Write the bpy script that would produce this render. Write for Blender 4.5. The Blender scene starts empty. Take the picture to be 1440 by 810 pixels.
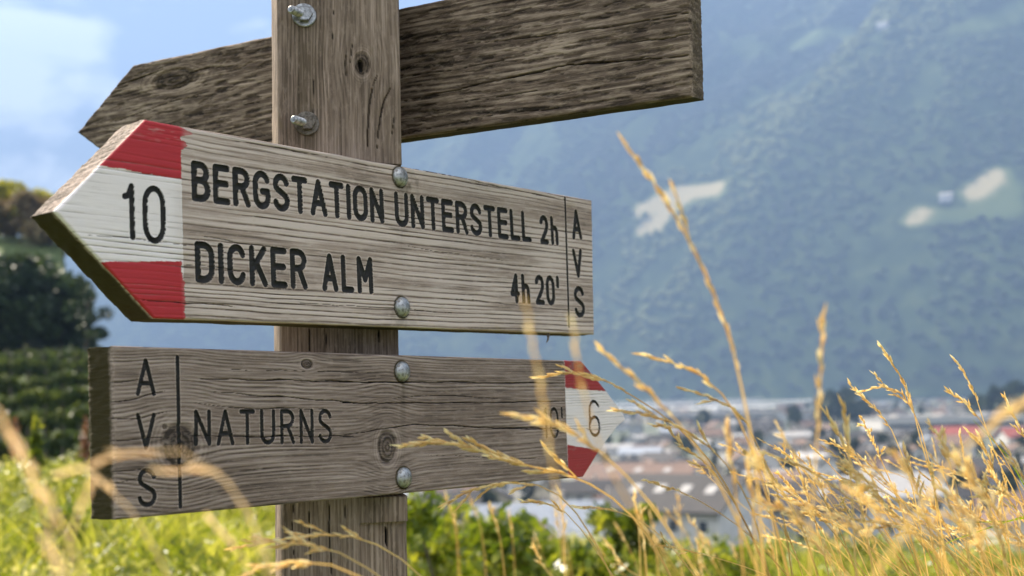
import bpy, math, random
import numpy as np
from mathutils import Matrix, Vector

rng = np.random.default_rng(7)
random.seed(7)
SC = bpy.context.scene
COL = SC.collection
rad = math.radians

# ------------------------------------------------------------------ camera
F_PX = 1800.0                      # focal length in pixels of the 1440 wide photograph
PITCH, ROLL = rad(5.2), rad(-1.4)
_f = np.array([0, math.cos(PITCH), math.sin(PITCH)])
_u0 = np.array([0, -math.sin(PITCH), math.cos(PITCH)])
_r0 = np.array([1.0, 0, 0])
CR = math.cos(ROLL) * _r0 + math.sin(ROLL) * _u0
CU = -math.sin(ROLL) * _r0 + math.cos(ROLL) * _u0
CF = _f
cam = bpy.data.cameras.new('camera')
camo = bpy.data.objects.new('camera', cam)
COL.objects.link(camo)
camo.matrix_world = Matrix(((CR[0], CU[0], -CF[0], 0), (CR[1], CU[1], -CF[1], 0), (CR[2], CU[2], -CF[2], 0), (0, 0, 0, 1)))
cam.sensor_width = 36.0
cam.lens = 36.0 * F_PX / 1440
cam.clip_start = 0.02
cam.clip_end = 40000
cam.dof.use_dof = True
cam.dof.focus_distance = 1.2
cam.dof.aperture_fstop = (cam.lens / 1000) / 0.0064
cam.dof.aperture_blades = 0
SC.camera = camo

def ray(x, y):
    return CR * ((x - 720) / F_PX) + CU * ((405 - y) / F_PX) + CF

# ------------------------------------------------------------------ light
SUN_AZ, SUN_EL = rad(-47), rad(44)          # behind the sign, to the left
SUN_STR, SKY_STR = 3.6, 0.058
world = bpy.data.worlds.new('World')
SC.world = world
world.use_nodes = True
wn, wl = world.node_tree.nodes, world.node_tree.links
wn.clear()
w_out = wn.new('ShaderNodeOutputWorld')
w_bg = wn.new('ShaderNodeBackground')
w_sky = wn.new('ShaderNodeTexSky')
w_sky.sky_type = 'NISHITA'
w_sky.sun_disc = False
w_sky.sun_elevation = SUN_EL
w_sky.sun_rotation = SUN_AZ
w_sky.altitude = 600
w_sky.air_density = 1.0
w_sky.dust_density = 1.2
w_bg.inputs['Strength'].default_value = SKY_STR
w_co = wn.new('ShaderNodeTexCoord')
w_map = wn.new('ShaderNodeMapping')
w_map.inputs['Scale'].default_value = (3.0, 3.0, 6.5)
w_map.inputs['Location'].default_value = (0.35, 0.0, 0.2)
w_no = wn.new('ShaderNodeTexNoise')
w_no.inputs['Scale'].default_value = 3.2
w_no.inputs['Detail'].default_value = 7
w_no.inputs['Roughness'].default_value = 0.56
w_no.inputs['Distortion'].default_value = 0.3
w_ra = wn.new('ShaderNodeValToRGB')
w_ra.color_ramp.elements[0].position = 0.47
w_ra.color_ramp.elements[1].position = 0.64
w_mix = wn.new('ShaderNodeMix')
w_mix.data_type = 'RGBA'
w_mix.inputs['B'].default_value = (9.0, 8.7, 8.3, 1)
wl.new(w_co.outputs['Generated'], w_map.inputs['Vector'])
wl.new(w_map.outputs['Vector'], w_no.inputs['Vector'])
# unseen cloud added behind the camera as fill for the shaded boards
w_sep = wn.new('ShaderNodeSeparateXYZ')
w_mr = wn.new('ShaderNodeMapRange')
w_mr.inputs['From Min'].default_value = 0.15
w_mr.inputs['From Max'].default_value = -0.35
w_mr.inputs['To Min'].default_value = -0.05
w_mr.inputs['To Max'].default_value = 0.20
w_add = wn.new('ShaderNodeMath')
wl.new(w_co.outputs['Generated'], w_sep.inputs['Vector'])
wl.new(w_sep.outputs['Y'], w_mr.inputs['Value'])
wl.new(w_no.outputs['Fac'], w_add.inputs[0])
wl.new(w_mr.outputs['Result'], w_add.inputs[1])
# a bright cloud bank high on the left
w_dot = wn.new('ShaderNodeVectorMath')
w_dot.operation = 'DOT_PRODUCT'
_cb = ray(-40, 10) / np.linalg.norm(ray(-40, 10))
w_dot.inputs[1].default_value = tuple(float(v) for v in _cb)
w_mr2 = wn.new('ShaderNodeMapRange')
w_mr2.inputs['From Min'].default_value = math.cos(rad(7.2))
w_mr2.inputs['From Max'].default_value = 1.0
w_mr2.inputs['To Min'].default_value = 0.0
w_mr2.inputs['To Max'].default_value = 0.25
w_add2 = wn.new('ShaderNodeMath')
wl.new(w_co.outputs['Generated'], w_dot.inputs[0])
wl.new(w_dot.outputs['Value'], w_mr2.inputs['Value'])
wl.new(w_add.outputs[0], w_add2.inputs[0])
wl.new(w_mr2.outputs['Result'], w_add2.inputs[1])
wl.new(w_add2.outputs[0], w_ra.inputs['Fac'])
wl.new(w_ra.outputs['Color'], w_mix.inputs['Factor'])
w_tint = wn.new('ShaderNodeMix')
w_tint.data_type = 'RGBA'; w_tint.blend_type = 'MULTIPLY'
w_tint.inputs['Factor'].default_value = 1.0
w_tint.inputs['B'].default_value = (0.30, 0.245, 0.26, 1)
wl.new(w_sky.outputs['Color'], w_tint.inputs['A'])
wl.new(w_tint.outputs['Result'], w_mix.inputs['A'])
wl.new(w_mix.outputs['Result'], w_bg.inputs['Color'])
wl.new(w_bg.outputs['Background'], w_out.inputs['Surface'])

sun = bpy.data.lights.new('sun', 'SUN')
sun.energy = SUN_STR
sun.angle = rad(0.53)
sun.color = (1.0, 0.89, 0.73)
suno = bpy.data.objects.new('sun', sun)
COL.objects.link(suno)
_sd = Vector((math.sin(SUN_AZ) * math.cos(SUN_EL), math.cos(SUN_AZ) * math.cos(SUN_EL), math.sin(SUN_EL)))
suno.rotation_euler = _sd.to_track_quat('Z', 'Y').to_euler()

SC.view_settings.view_transform = 'Standard'
SC.view_settings.look = 'None'
SC.view_settings.exposure = 2.95
SC.view_settings.gamma = 1.0
SC.view_settings.use_curve_mapping = False
SC.render.engine = 'CYCLES'
SC.cycles.use_denoising = True
SC.cycles.volume_bounces = 0
SC.cycles.max_bounces = 6
SC.cycles.transparent_max_bounces = 8
HAZE_DENSITY = 0.00041
HAZE_COLOR = (0.27, 0.425, 0.74, 1)

# ------------------------------------------------------------------ helpers
def at(x, y, dist):
    """world point seen at photograph pixel x, y, dist metres deep"""
    return ray(x, y) * dist

def to_px(P):
    z = P @ CF
    return 720 + F_PX * (P @ CR) / z, 405 - F_PX * (P @ CU) / z

def smooth(a, b, x):
    t = np.clip((x - a) / (b - a), 0, 1)
    return t * t * (3 - 2 * t)

def hash2(ix, iy, seed):
    n = (ix.astype(np.int64) * 374761393 + iy.astype(np.int64) * 668265263 + seed * 974634777) & 0x7fffffff
    n = ((n ^ (n >> 13)) * 1274126177) & 0x7fffffff
    n = (n ^ (n >> 16)) & 0x7fffffff
    return n / float(0x7fffffff)

def vnoise(x, y, seed=0):
    xi, yi = np.floor(x), np.floor(y)
    fx, fy = x - xi, y - yi
    fx, fy = fx * fx * (3 - 2 * fx), fy * fy * (3 - 2 * fy)
    a, b = hash2(xi, yi, seed), hash2(xi + 1, yi, seed)
    c, d = hash2(xi, yi + 1, seed), hash2(xi + 1, yi + 1, seed)
    return (a + (b - a) * fx) * (1 - fy) + (c + (d - c) * fx) * fy

def fbm(x, y, seed=0, octv=4, rough=0.5):
    x, y = np.asarray(x, float), np.asarray(y, float)
    s, amp, tot = 0, 1.0, 0
    for k in range(octv):
        s = s + amp * vnoise(x * 2 ** k, y * 2 ** k, seed + 17 * k)
        tot += amp
        amp *= rough
    return s / tot

def set_props(o, label=None, cat=None, group=None, kind=None):
    if label: o['label'] = label
    if cat: o['category'] = cat
    if group: o['group'] = group
    if kind: o['kind'] = kind
    return o

def empty(name, loc, label=None, cat=None, group=None):
    o = bpy.data.objects.new(name, None)
    COL.objects.link(o)
    o.empty_display_size = 0.1
    o.location = Vector(loc)
    return set_props(o, label, cat, group)

def link_mesh(name, me, mat=None, parent=None, matrix=None):
    o = bpy.data.objects.new(name, me)
    COL.objects.link(o)
    if mat is not None: me.materials.append(mat)
    if parent is not None: o.parent = parent
    if matrix is not None: o.matrix_local = matrix
    return o

def mesh_np(name, V, Q, mat=None, parent=None, matrix=None, attrs=None, T=None, smooth_shade=False):
    """V (n,3), Q (m,4) quads and optional T (k,3) triangles"""
    me = bpy.data.meshes.new(name)
    V = np.asarray(V, np.float32)
    Q = np.zeros((0, 4), np.int32) if Q is None else np.asarray(Q, np.int32).reshape(-1, 4)
    T = np.zeros((0, 3), np.int32) if T is None else np.asarray(T, np.int32).reshape(-1, 3)
    me.vertices.add(len(V)); me.vertices.foreach_set('co', V.ravel())
    nl = Q.size + T.size
    me.loops.add(nl)
    me.loops.foreach_set('vertex_index', np.concatenate([Q.ravel(), T.ravel()]).astype(np.int32))
    me.polygons.add(len(Q) + len(T))
    st = np.concatenate([np.arange(len(Q)) * 4, Q.size + np.arange(len(T)) * 3]).astype(np.int32)
    me.polygons.foreach_set('loop_start', st)
    me.polygons.foreach_set('use_smooth', np.full(len(Q) + len(T), smooth_shade))
    for k, a in (attrs or {}).items():
        at_ = me.attributes.new(k, 'FLOAT', 'POINT')
        at_.data.foreach_set('value', np.asarray(a, np.float32))
    me.update(calc_edges=True)
    return link_mesh(name, me, mat, parent, matrix)

class MB:
    """collects shapes into one mesh"""
    def __init__(s): s.v, s.f = [], []
    def add(s, v, f):
        b = len(s.v)
        s.v += [tuple(p) for p in v]
        s.f += [tuple(b + i for i in q) for q in f]
    def box(s, x0, x1, y0, y1, z0, z1):
        s.add([(x0, y0, z0), (x1, y0, z0), (x1, y1, z0), (x0, y1, z0), (x0, y0, z1), (x1, y0, z1), (x1, y1, z1), (x0, y1, z1)],
              [(0, 3, 2, 1), (4, 5, 6, 7), (0, 1, 5, 4), (1, 2, 6, 5), (2, 3, 7, 6), (3, 0, 4, 7)])
    def prism(s, poly, y0, y1):
        """polygon in x,z extruded along y"""
        n = len(poly)
        s.add([(p[0], y0, p[1]) for p in poly] + [(p[0], y1, p[1]) for p in poly],
              [tuple(range(n))] + [tuple(reversed(range(n, 2 * n)))] + [(i, i + n, (i + 1) % n + n, (i + 1) % n) for i in range(n)])
    def tube(s, pts, radii, n=5, cap=True):
        pts = [np.asarray(p, float) for p in pts]
        base = len(s.v)
        ref = np.array([0.31, 0.87, 0.38])
        for i, p in enumerate(pts):
            t = pts[min(i + 1, len(pts) - 1)] - pts[max(i - 1, 0)]
            t = t / (np.linalg.norm(t) + 1e-12)
            a = np.cross(t, ref); a /= np.linalg.norm(a) + 1e-12
            b = np.cross(t, a)
            for k in range(n):
                w = 2 * math.pi * k / n
                s.v.append(tuple(p + radii[i] * (math.cos(w) * a + math.sin(w) * b)))
        for i in range(len(pts) - 1):
            for k in range(n):
                q = base + i * n
                s.f.append((q + k, q + (k + 1) % n, q + n + (k + 1) % n, q + n + k))
        if cap:
            s.f.append(tuple(base + k for k in reversed(range(n))))
            s.f.append(tuple(base + (len(pts) - 1) * n + k for k in range(n)))
    def lathe(s, prof, n=24):
        """profile of (radius, height) spun round z"""
        base = len(s.v)
        for r, h in prof:
            for k in range(n):
                w = 2 * math.pi * k / n
                s.v.append((r * math.cos(w), r * math.sin(w), h))
        for i in range(len(prof) - 1):
            for k in range(n):
                q = base + i * n
                s.f.append((q + k, q + (k + 1) % n, q + n + (k + 1) % n, q + n + k))
        s.f.append(tuple(base + (len(prof) - 1) * n + k for k in range(n)))
    def build(s, name, mat, parent=None, matrix=None, smooth_shade=False):
        me = bpy.data.meshes.new(name)
        me.from_pydata(s.v, [], s.f)
        if smooth_shade:
            me.polygons.foreach_set('use_smooth', [True] * len(me.polygons))
        me.update()
        return link_mesh(name, me, mat, parent, matrix)

# ------------------------------------------------------------------ materials
def new_mat(name):
    m = bpy.data.materials.new(name)
    m.use_nodes = True
    nt = m.node_tree
    return m, nt, nt.nodes['Principled BSDF'], nt.nodes['Material Output']

def nd(nt, typ, **kw):
    n = nt.nodes.new(typ)
    for k, v in kw.items():
        if k in n.inputs: n.inputs[k].default_value = v
        else: setattr(n, k, v)
    return n

def ramp(nt, fac, stops):
    r = nt.nodes.new('ShaderNodeValToRGB')
    e = r.color_ramp.elements
    while len(e) < len(stops): e.new(0.5)
    for i, (p, c) in enumerate(stops):
        e[i].position = p
        e[i].color = (c[0], c[1], c[2], 1) if len(c) == 3 else c
    nt.links.new(fac, r.inputs['Fac'])
    return r.outputs['Color']

def mixc(nt, fac, a, b, mode='MIX'):
    m = nt.nodes.new('ShaderNodeMix')
    m.data_type = 'RGBA'; m.blend_type = mode
    for s, v in (('Factor', fac), ('A', a), ('B', b)):
        if hasattr(v, 'links'): nt.links.new(v, m.inputs[s])
        else: m.inputs[s].default_value = v if not isinstance(v, tuple) else ((*v, 1) if len(v) == 3 else v)
    return m.outputs['Result']

def math_n(nt, op, a, b=0.0, clamp=False):
    m = nt.nodes.new('ShaderNodeMath')
    m.operation = op; m.use_clamp = clamp
    for i, v in enumerate((a, b)):
        if hasattr(v, 'links'): nt.links.new(v, m.inputs[i])
        else: m.inputs[i].default_value = v
    return m.outputs[0]

def obj_noise(nt, scale3, scale=1.0, detail=5, rough=0.55, dist=0.0, coord='Object'):
    tc = nd(nt, 'ShaderNodeTexCoord')
    mp = nd(nt, 'ShaderNodeMapping')
    mp.inputs['Scale'].default_value = scale3
    nt.links.new(tc.outputs[coord], mp.inputs['Vector'])
    no = nd(nt, 'ShaderNodeTexNoise', Scale=scale, Detail=detail, Roughness=rough, Distortion=dist)
    nt.links.new(mp.outputs['Vector'], no.inputs['Vector'])
    return no.outputs['Fac']

def attr(nt, name):
    a = nd(nt, 'ShaderNodeAttribute')
    a.attribute_name = name
    return a.outputs['Fac']

def wood_color(nt, dark, mid, light, fib=1.0):
    """weathered wood: tone (growth rings), crack and stain are attributes laid on the mesh"""
    fine = obj_noise(nt, (16 * fib, 560 * fib, 560 * fib), 1.0, 6, 0.72)
    med = obj_noise(nt, (6, 120, 120), 1.0, 5, 0.65, 0.4)
    big = obj_noise(nt, (7, 11, 11), 1.0, 4, 0.6, 0.6)
    chk = obj_noise(nt, (9, 330, 330), 1.0, 3, 0.55, 0.2)
    tone = attr(nt, 'tone')
    s = math_n(nt, 'MULTIPLY', fine, 0.80)
    s = math_n(nt, 'ADD', s, math_n(nt, 'MULTIPLY', med, 0.60))
    s = math_n(nt, 'ADD', s, math_n(nt, 'MULTIPLY', big, 0.40))
    s = math_n(nt, 'ADD', s, math_n(nt, 'MULTIPLY', tone, 0.55))
    s = math_n(nt, 'SUBTRACT', s, 0.71, True)
    c = ramp(nt, s, [(0.19, dark), (0.47, mid), (0.74, light)])
    c = mixc(nt, ramp(nt, chk, [(0.27, (0.75, 0.75, 0.75)), (0.37, (0, 0, 0))]), c, dark)
    lich = obj_noise(nt, (30, 45, 45), 1.0, 4, 0.7)
    lf = ramp(nt, lich, [(0.60, (0, 0, 0)), (0.74, (0.30, 0.30, 0.30))])
    c = mixc(nt, lf, c, (mid[0] * 0.95, mid[1] * 0.98, mid[2] * 0.55))
    mott = obj_noise(nt, (60, 180, 180), 1.0, 4, 0.7)
    c = mixc(nt, ramp(nt, mott, [(0.52, (0, 0, 0)), (0.70, (0.45, 0.45, 0.45))]), c, light)
    c = mixc(nt, attr(nt, 'stain'), c, (0.036, 0.026, 0.006))  # olive brown: bolt stains, plus shade painted on ends and undersides
    c = mixc(nt, attr(nt, 'crack'), c, (0.012, 0.009, 0.007))
    return c, fine, med

def wood_mat(name, dark, mid, light, fib=1.0, bump=0.5):
    m, nt, p, out = new_mat(name)
    c, fine, med = wood_color(nt, dark, mid, light, fib)
    nt.links.new(c, p.inputs['Base Color'])
    p.inputs['Roughness'].default_value = 0.85
    p.inputs['Specular IOR Level'].default_value = 0.25
    b = nd(nt, 'ShaderNodeBump', Strength=bump, Distance=0.0011)
    nt.links.new(math_n(nt, 'ADD', fine, med), b.inputs['Height'])
    nt.links.new(b.outputs['Normal'], p.inputs['Normal'])
    return m

def paint_mat(name, col, col2, dark, mid, light, wear0, wear1):
    """old brushed paint over the wood: the wood shows where the ridges wore it off"""
    m, nt, p, out = new_mat(name)
    c, fine, med = wood_color(nt, dark, mid, light)
    brush = obj_noise(nt, (25, 260, 260), 1.0, 4, 0.6)
    pc = mixc(nt, brush, col, col2)
    wear = math_n(nt, 'ADD', math_n(nt, 'MULTIPLY', fine, 0.45), math_n(nt, 'MULTIPLY', attr(nt, 'tone'), 0.40))
    wear = math_n(nt, 'ADD', wear, math_n(nt, 'MULTIPLY', obj_noise(nt, (18, 30, 30), 1.0, 5, 0.65), 0.30))
    f = ramp(nt, wear, [(wear0, (0, 0, 0)), (wear1, (1, 1, 1))])
    f = mixc(nt, attr(nt, 'thin'), f, (0, 0, 0))
    c = mixc(nt, f, c, pc)
    c = mixc(nt, math_n(nt, 'MULTIPLY', attr(nt, 'crack'), 0.9), c, (0.03, 0.02, 0.017))
    nt.links.new(c, p.inputs['Base Color'])
    p.inputs['Roughness'].default_value = 0.6
    b = nd(nt, 'ShaderNodeBump', Strength=0.3, Distance=0.0008)
    nt.links.new(math_n(nt, 'ADD', fine, brush), b.inputs['Height'])
    nt.links.new(b.outputs['Normal'], p.inputs['Normal'])
    return m

def plain_mat(name, c1, c2, scale=(3, 3, 3), rough=0.8, lo=0.35, hi=0.65, metallic=0.0, bump=0.0, coord='Object', detail=5):
    m, nt, p, out = new_mat(name)
    n = obj_noise(nt, scale, 1.0, detail, 0.6, 0.0, coord)
    nt.links.new(ramp(nt, n, [(lo, c1), (hi, c2)]), p.inputs['Base Color'])
    p.inputs['Roughness'].default_value = rough
    p.inputs['Metallic'].default_value = metallic
    if bump:
        b = nd(nt, 'ShaderNodeBump', Strength=bump, Distance=0.001)
        nt.links.new(n, b.inputs['Height'])
        nt.links.new(b.outputs['Normal'], p.inputs['Normal'])
    return m

def leaf_mat(name, c1, c2, c3, trans=0.5, scale=(3, 3, 3), rough=0.5, use_tint=False, tcol=None):
    """thin leaves or blades: diffuse plus light let through"""
    m, nt, p, out = new_mat(name)
    n = attr(nt, 'tint') if use_tint else obj_noise(nt, scale, 1.0, 3, 0.6)
    c = ramp(nt, n, [(0.15, c1), (0.5, c2), (0.85, c3)])
    nt.links.new(c, p.inputs['Base Color'])
    p.inputs['Roughness'].default_value = rough
    p.inputs['Specular IOR Level'].default_value = 0.35
    t = nd(nt, 'ShaderNodeBsdfTranslucent')
    nt.links.new(mixc(nt, 1.0, c, tcol or (1.35, 1.25, 0.7), 'MULTIPLY'), t.inputs['Color'])
    mx = nd(nt, 'ShaderNodeMixShader', Fac=trans)
    nt.links.new(p.outputs['BSDF'], mx.inputs[1])
    nt.links.new(t.outputs['BSDF'], mx.inputs[2])
    nt.links.new(mx.outputs['Shader'], out.inputs['Surface'])
    return m

W_MID = ((0.062, 0.044, 0.031), (0.345, 0.262, 0.208), (0.59, 0.482, 0.41))
W_LOW = ((0.036, 0.026, 0.019), (0.192, 0.140, 0.108), (0.38, 0.30, 0.245))
W_UPP = ((0.022, 0.0145, 0.009), (0.132, 0.092, 0.064), (0.38, 0.29, 0.21))
W_POST = ((0.032, 0.022, 0.014), (0.165, 0.119, 0.086), (0.37, 0.28, 0.215))
M_mid = wood_mat('weathered pale wood', *W_MID)
M_low = wood_mat('weathered grey wood', *W_LOW)
M_upp = wood_mat('weathered brown wood', *W_UPP, fib=0.8, bump=0.8)
M_post = wood_mat('weathered post wood', *W_POST)
M_white = paint_mat('old white paint', (0.84, 0.76, 0.71), (0.70, 0.62, 0.575), *W_MID, 0.37, 0.56)
M_white2 = paint_mat('old white paint on grey wood', (0.80, 0.725, 0.68), (0.66, 0.585, 0.54), *W_LOW, 0.37, 0.56)
M_red = paint_mat('red marking paint', (0.46, 0.014, 0.018), (0.34, 0.012, 0.016), *W_MID, 0.27, 0.46)
M_red2 = paint_mat('dull red marking paint', (0.36, 0.020, 0.020), (0.24, 0.016, 0.016), *W_LOW, 0.20, 0.40)
M_black = plain_mat('black routed paint', (0.005, 0.0045, 0.004), (0.020, 0.017, 0.014), (160, 300, 300), 0.8)
M_metal = plain_mat('dull galvanised steel', (0.10, 0.085, 0.07), (0.42, 0.42, 0.41), (260, 260, 260), 0.48, 0.32, 0.55, metallic=0.8, bump=0.3)
M_zinc = plain_mat('zinc plated steel', (0.16, 0.155, 0.15), (0.44, 0.44, 0.43), (260, 260, 260), 0.42, metallic=0.9)
M_rust = plain_mat('browned steel', (0.07, 0.055, 0.04), (0.20, 0.17, 0.14), (300, 300, 300), 0.6, metallic=0.5)

# ------------------------------------------------------------------ stroke alphabet for the routed lettering
def arc(cx, cy, rx, ry, a0, a1, n=12):
    return [(cx + rx * math.cos(rad(a0 + (a1 - a0) * i / n)), cy + ry * math.sin(rad(a0 + (a1 - a0) * i / n))) for i in range(n + 1)]

def oval(w, ry=0.3):
    return arc(w / 2, 1 - ry, w / 2, ry, 0, 180) + arc(w / 2, ry, w / 2, ry, 180, 360) + [(w, 1 - ry)]

GL = {
 'A': (0.52, [[(0, 0), (.26, 1), (.52, 0)], [(.085, .32), (.435, .32)]]),
 'B': (0.46, [[(0, 0), (0, 1), (.22, 1)] + arc(.22, .77, .21, .23, 90, -90, 8) + [(0, .54)], [(.22, .54)] + arc(.22, .27, .24, .27, 90, -90, 8) + [(0, 0)]]),
 'C': (0.46, [arc(.23, .70, .23, .30, 20, 180) + arc(.23, .30, .23, .30, 180, 340)]),
 'D': (0.46, [[(0, 0), (0, 1), (.18, 1)] + arc(.18, .70, .28, .30, 90, 0, 8) + arc(.18, .30, .28, .30, 0, -90, 8) + [(0, 0)]]),
 'E': (0.42, [[(.42, 1), (0, 1), (0, 0), (.42, 0)], [(0, .53), (.38, .53)]]),
 'G': (0.48, [arc(.24, .70, .24, .30, 25, 180) + arc(.24, .30, .24, .30, 180, 360) + [(.48, .46), (.27, .46)]]),
 'I': (0.0, [[(0, 0), (0, 1)]]),
 'K': (0.46, [[(0, 0), (0, 1)], [(.44, 1), (.02, .40)], [(.16, .58), (.46, 0)]]),
 'L': (0.38, [[(0, 1), (0, 0), (.38, 0)]]),
 'M': (0.56, [[(0, 0), (0, 1), (.28, .36), (.56, 1), (.56, 0)]]),
 'N': (0.46, [[(0, 0), (0, 1), (.46, 0), (.46, 1)]]),
 'O': (0.48, [oval(.48)]),
 'R': (0.46, [[(0, 0), (0, 1), (.22, 1)] + arc(.22, .76, .23, .24, 90, -90, 8) + [(0, .52)], [(.24, .52), (.46, 0)]]),
 'S': (0.46, [arc(.23, .75, .22, .25, 15, 200, 10) + [(.10, .59), (.36, .43)] + arc(.23, .25, .23, .25, 30, -165, 11)]),
 'T': (0.46, [[(0, 1), (.46, 1)], [(.23, 1), (.23, 0)]]),
 'U': (0.46, [[(0, 1), (0, .28)] + arc(.23, .28, .23, .28, 180, 360) + [(.46, 1)]]),
 'V': (0.48, [[(0, 1), (.24, 0), (.48, 1)]]),
 '0': (0.42, [oval(.42)]),
 '1': (0.20, [[(0, .80), (.10, .82), (.20, 1), (.20, 0)]]),
 '2': (0.42, [arc(.21, .75, .21, .25, 165, 0, 8) + arc(.10, .75, .32, .45, 0, -35, 4) + [(0, 0), (.42, 0)]]),
 '4': (0.42, [[(.30, 0), (.30, 1), (0, .28), (.42, .28)]]),
 '6': (0.44, [[(.42, .86)] + arc(.22, .74, .20, .26, 50, 180, 6) + [(.02, .40)] + arc(.22, .27, .21, .27, 180, -180, 20)]),
 'h': (0.34, [[(0, 0), (0, 1)], [(0, .42)] + arc(.17, .42, .17, .20, 180, 0, 8) + [(.34, 0)]]),
 "'": (0.0, [[(0, 1), (0, .70)]]),
 ' ': (0.10, []),
}

def text_strokes(text, p00, p10, capL, capR, sw, gap=0.20):
    """strokes in board u,v: baseline from p00 to p10, cap heights at both ends, stroke width sw"""
    p00, p10 = np.array(p00, float), np.array(p10, float)
    adv, xs = 0.0, []
    cap = (capL + capR) / 2
    inset = sw / cap
    for ch in text:
        w = GL[ch][0]
        xs.append(adv)
        adv += w + gap + (inset if ch != ' ' else 0)
    total = adv - gap - inset
    L = np.linalg.norm(p10 - p00) - sw
    out = []
    for ch, x0 in zip(text, xs):
        for st in GL[ch][1]:
            pl = []
            for gx, gy in st:
                f = (x0 + gx) / total if total > 0 else 0.0
                b = p00 + (p10 - p00) * ((f * L + sw / 2) / (L + sw))
                c = capL + (capR - capL) * f
                pl.append((b[0], b[1] + sw / 2 + gy * (c - sw)))
            out.append(pl)
    return out

def sdf_strokes(U, Vv, strokes, r, reach):
    d = np.full(U.shape, 9.0)
    for st in strokes:
        for a, b in zip(st[:-1], st[1:]):
            x0, x1 = min(a[0], b[0]) - reach, max(a[0], b[0]) + reach
            y0, y1 = min(a[1], b[1]) - reach, max(a[1], b[1]) + reach
            m = (U > x0) & (U < x1) & (Vv > y0) & (Vv < y1)
            if not m.any(): continue
            px, py = U[m] - a[0], Vv[m] - a[1]
            ex, ey = b[0] - a[0], b[1] - a[1]
            t = np.clip((px * ex + py * ey) / (ex * ex + ey * ey + 1e-15), 0, 1)
            d[m] = np.minimum(d[m], np.hypot(px - t * ex, py - t * ey))
    return d - r

def seg_dist(U, V, poly, closed=True):
    d = np.full(U.shape, 9.0)
    n = len(poly)
    for i in range(n if closed else n - 1):
        a, b = poly[i], poly[(i + 1) % n]
        ex, ey = b[0] - a[0], b[1] - a[1]
        t = np.clip(((U - a[0]) * ex + (V - a[1]) * ey) / (ex * ex + ey * ey), 0, 1)
        d = np.minimum(d, np.hypot(U - a[0] - t * ex, V - a[1] - t * ey))
    return d

# ------------------------------------------------------------------ planks: a dense front sheet with grain, cracks, knots and routed grooves
class Plane:
    def __init__(s, O, d, up):
        s.O, s.d, s.up = np.array(O, float), np.array(d, float), np.array(up, float)
        s.n = np.cross(s.d, s.up)
        s.M = Matrix(((s.d[0], s.up[0], s.n[0], s.O[0]), (s.d[1], s.up[1], s.n[1], s.O[1]), (s.d[2], s.up[2], s.n[2], s.O[2]), (0, 0, 0, 1)))
    def uv(s, x, y, h=0.0):
        v = ray(x, y)
        t = (s.O @ s.n + h) / (v @ s.n)
        P = v * t - s.O
        return (P @ s.d, P @ s.up)

def plane_from(yaw, tilt, lean, O, scale=1.0):
    yaw, tilt, lean = rad(yaw), rad(tilt), rad(lean)
    d = np.array([math.cos(yaw) * math.cos(tilt), math.sin(yaw) * math.cos(tilt), math.sin(tilt)])
    up0 = np.array([0, 0, 1.0]) - d * d[2]
    up0 /= np.linalg.norm(up0)
    n0 = np.cross(d, up0)
    return Plane(np.array(O) * scale, d, math.cos(lean) * up0 + math.sin(lean) * n0)

def pl_interp(poly, ts, t):
    poly = np.array(poly)
    return np.stack([np.interp(t, ts, poly[:, 0]), np.interp(t, ts, poly[:, 1])], -1)

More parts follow.
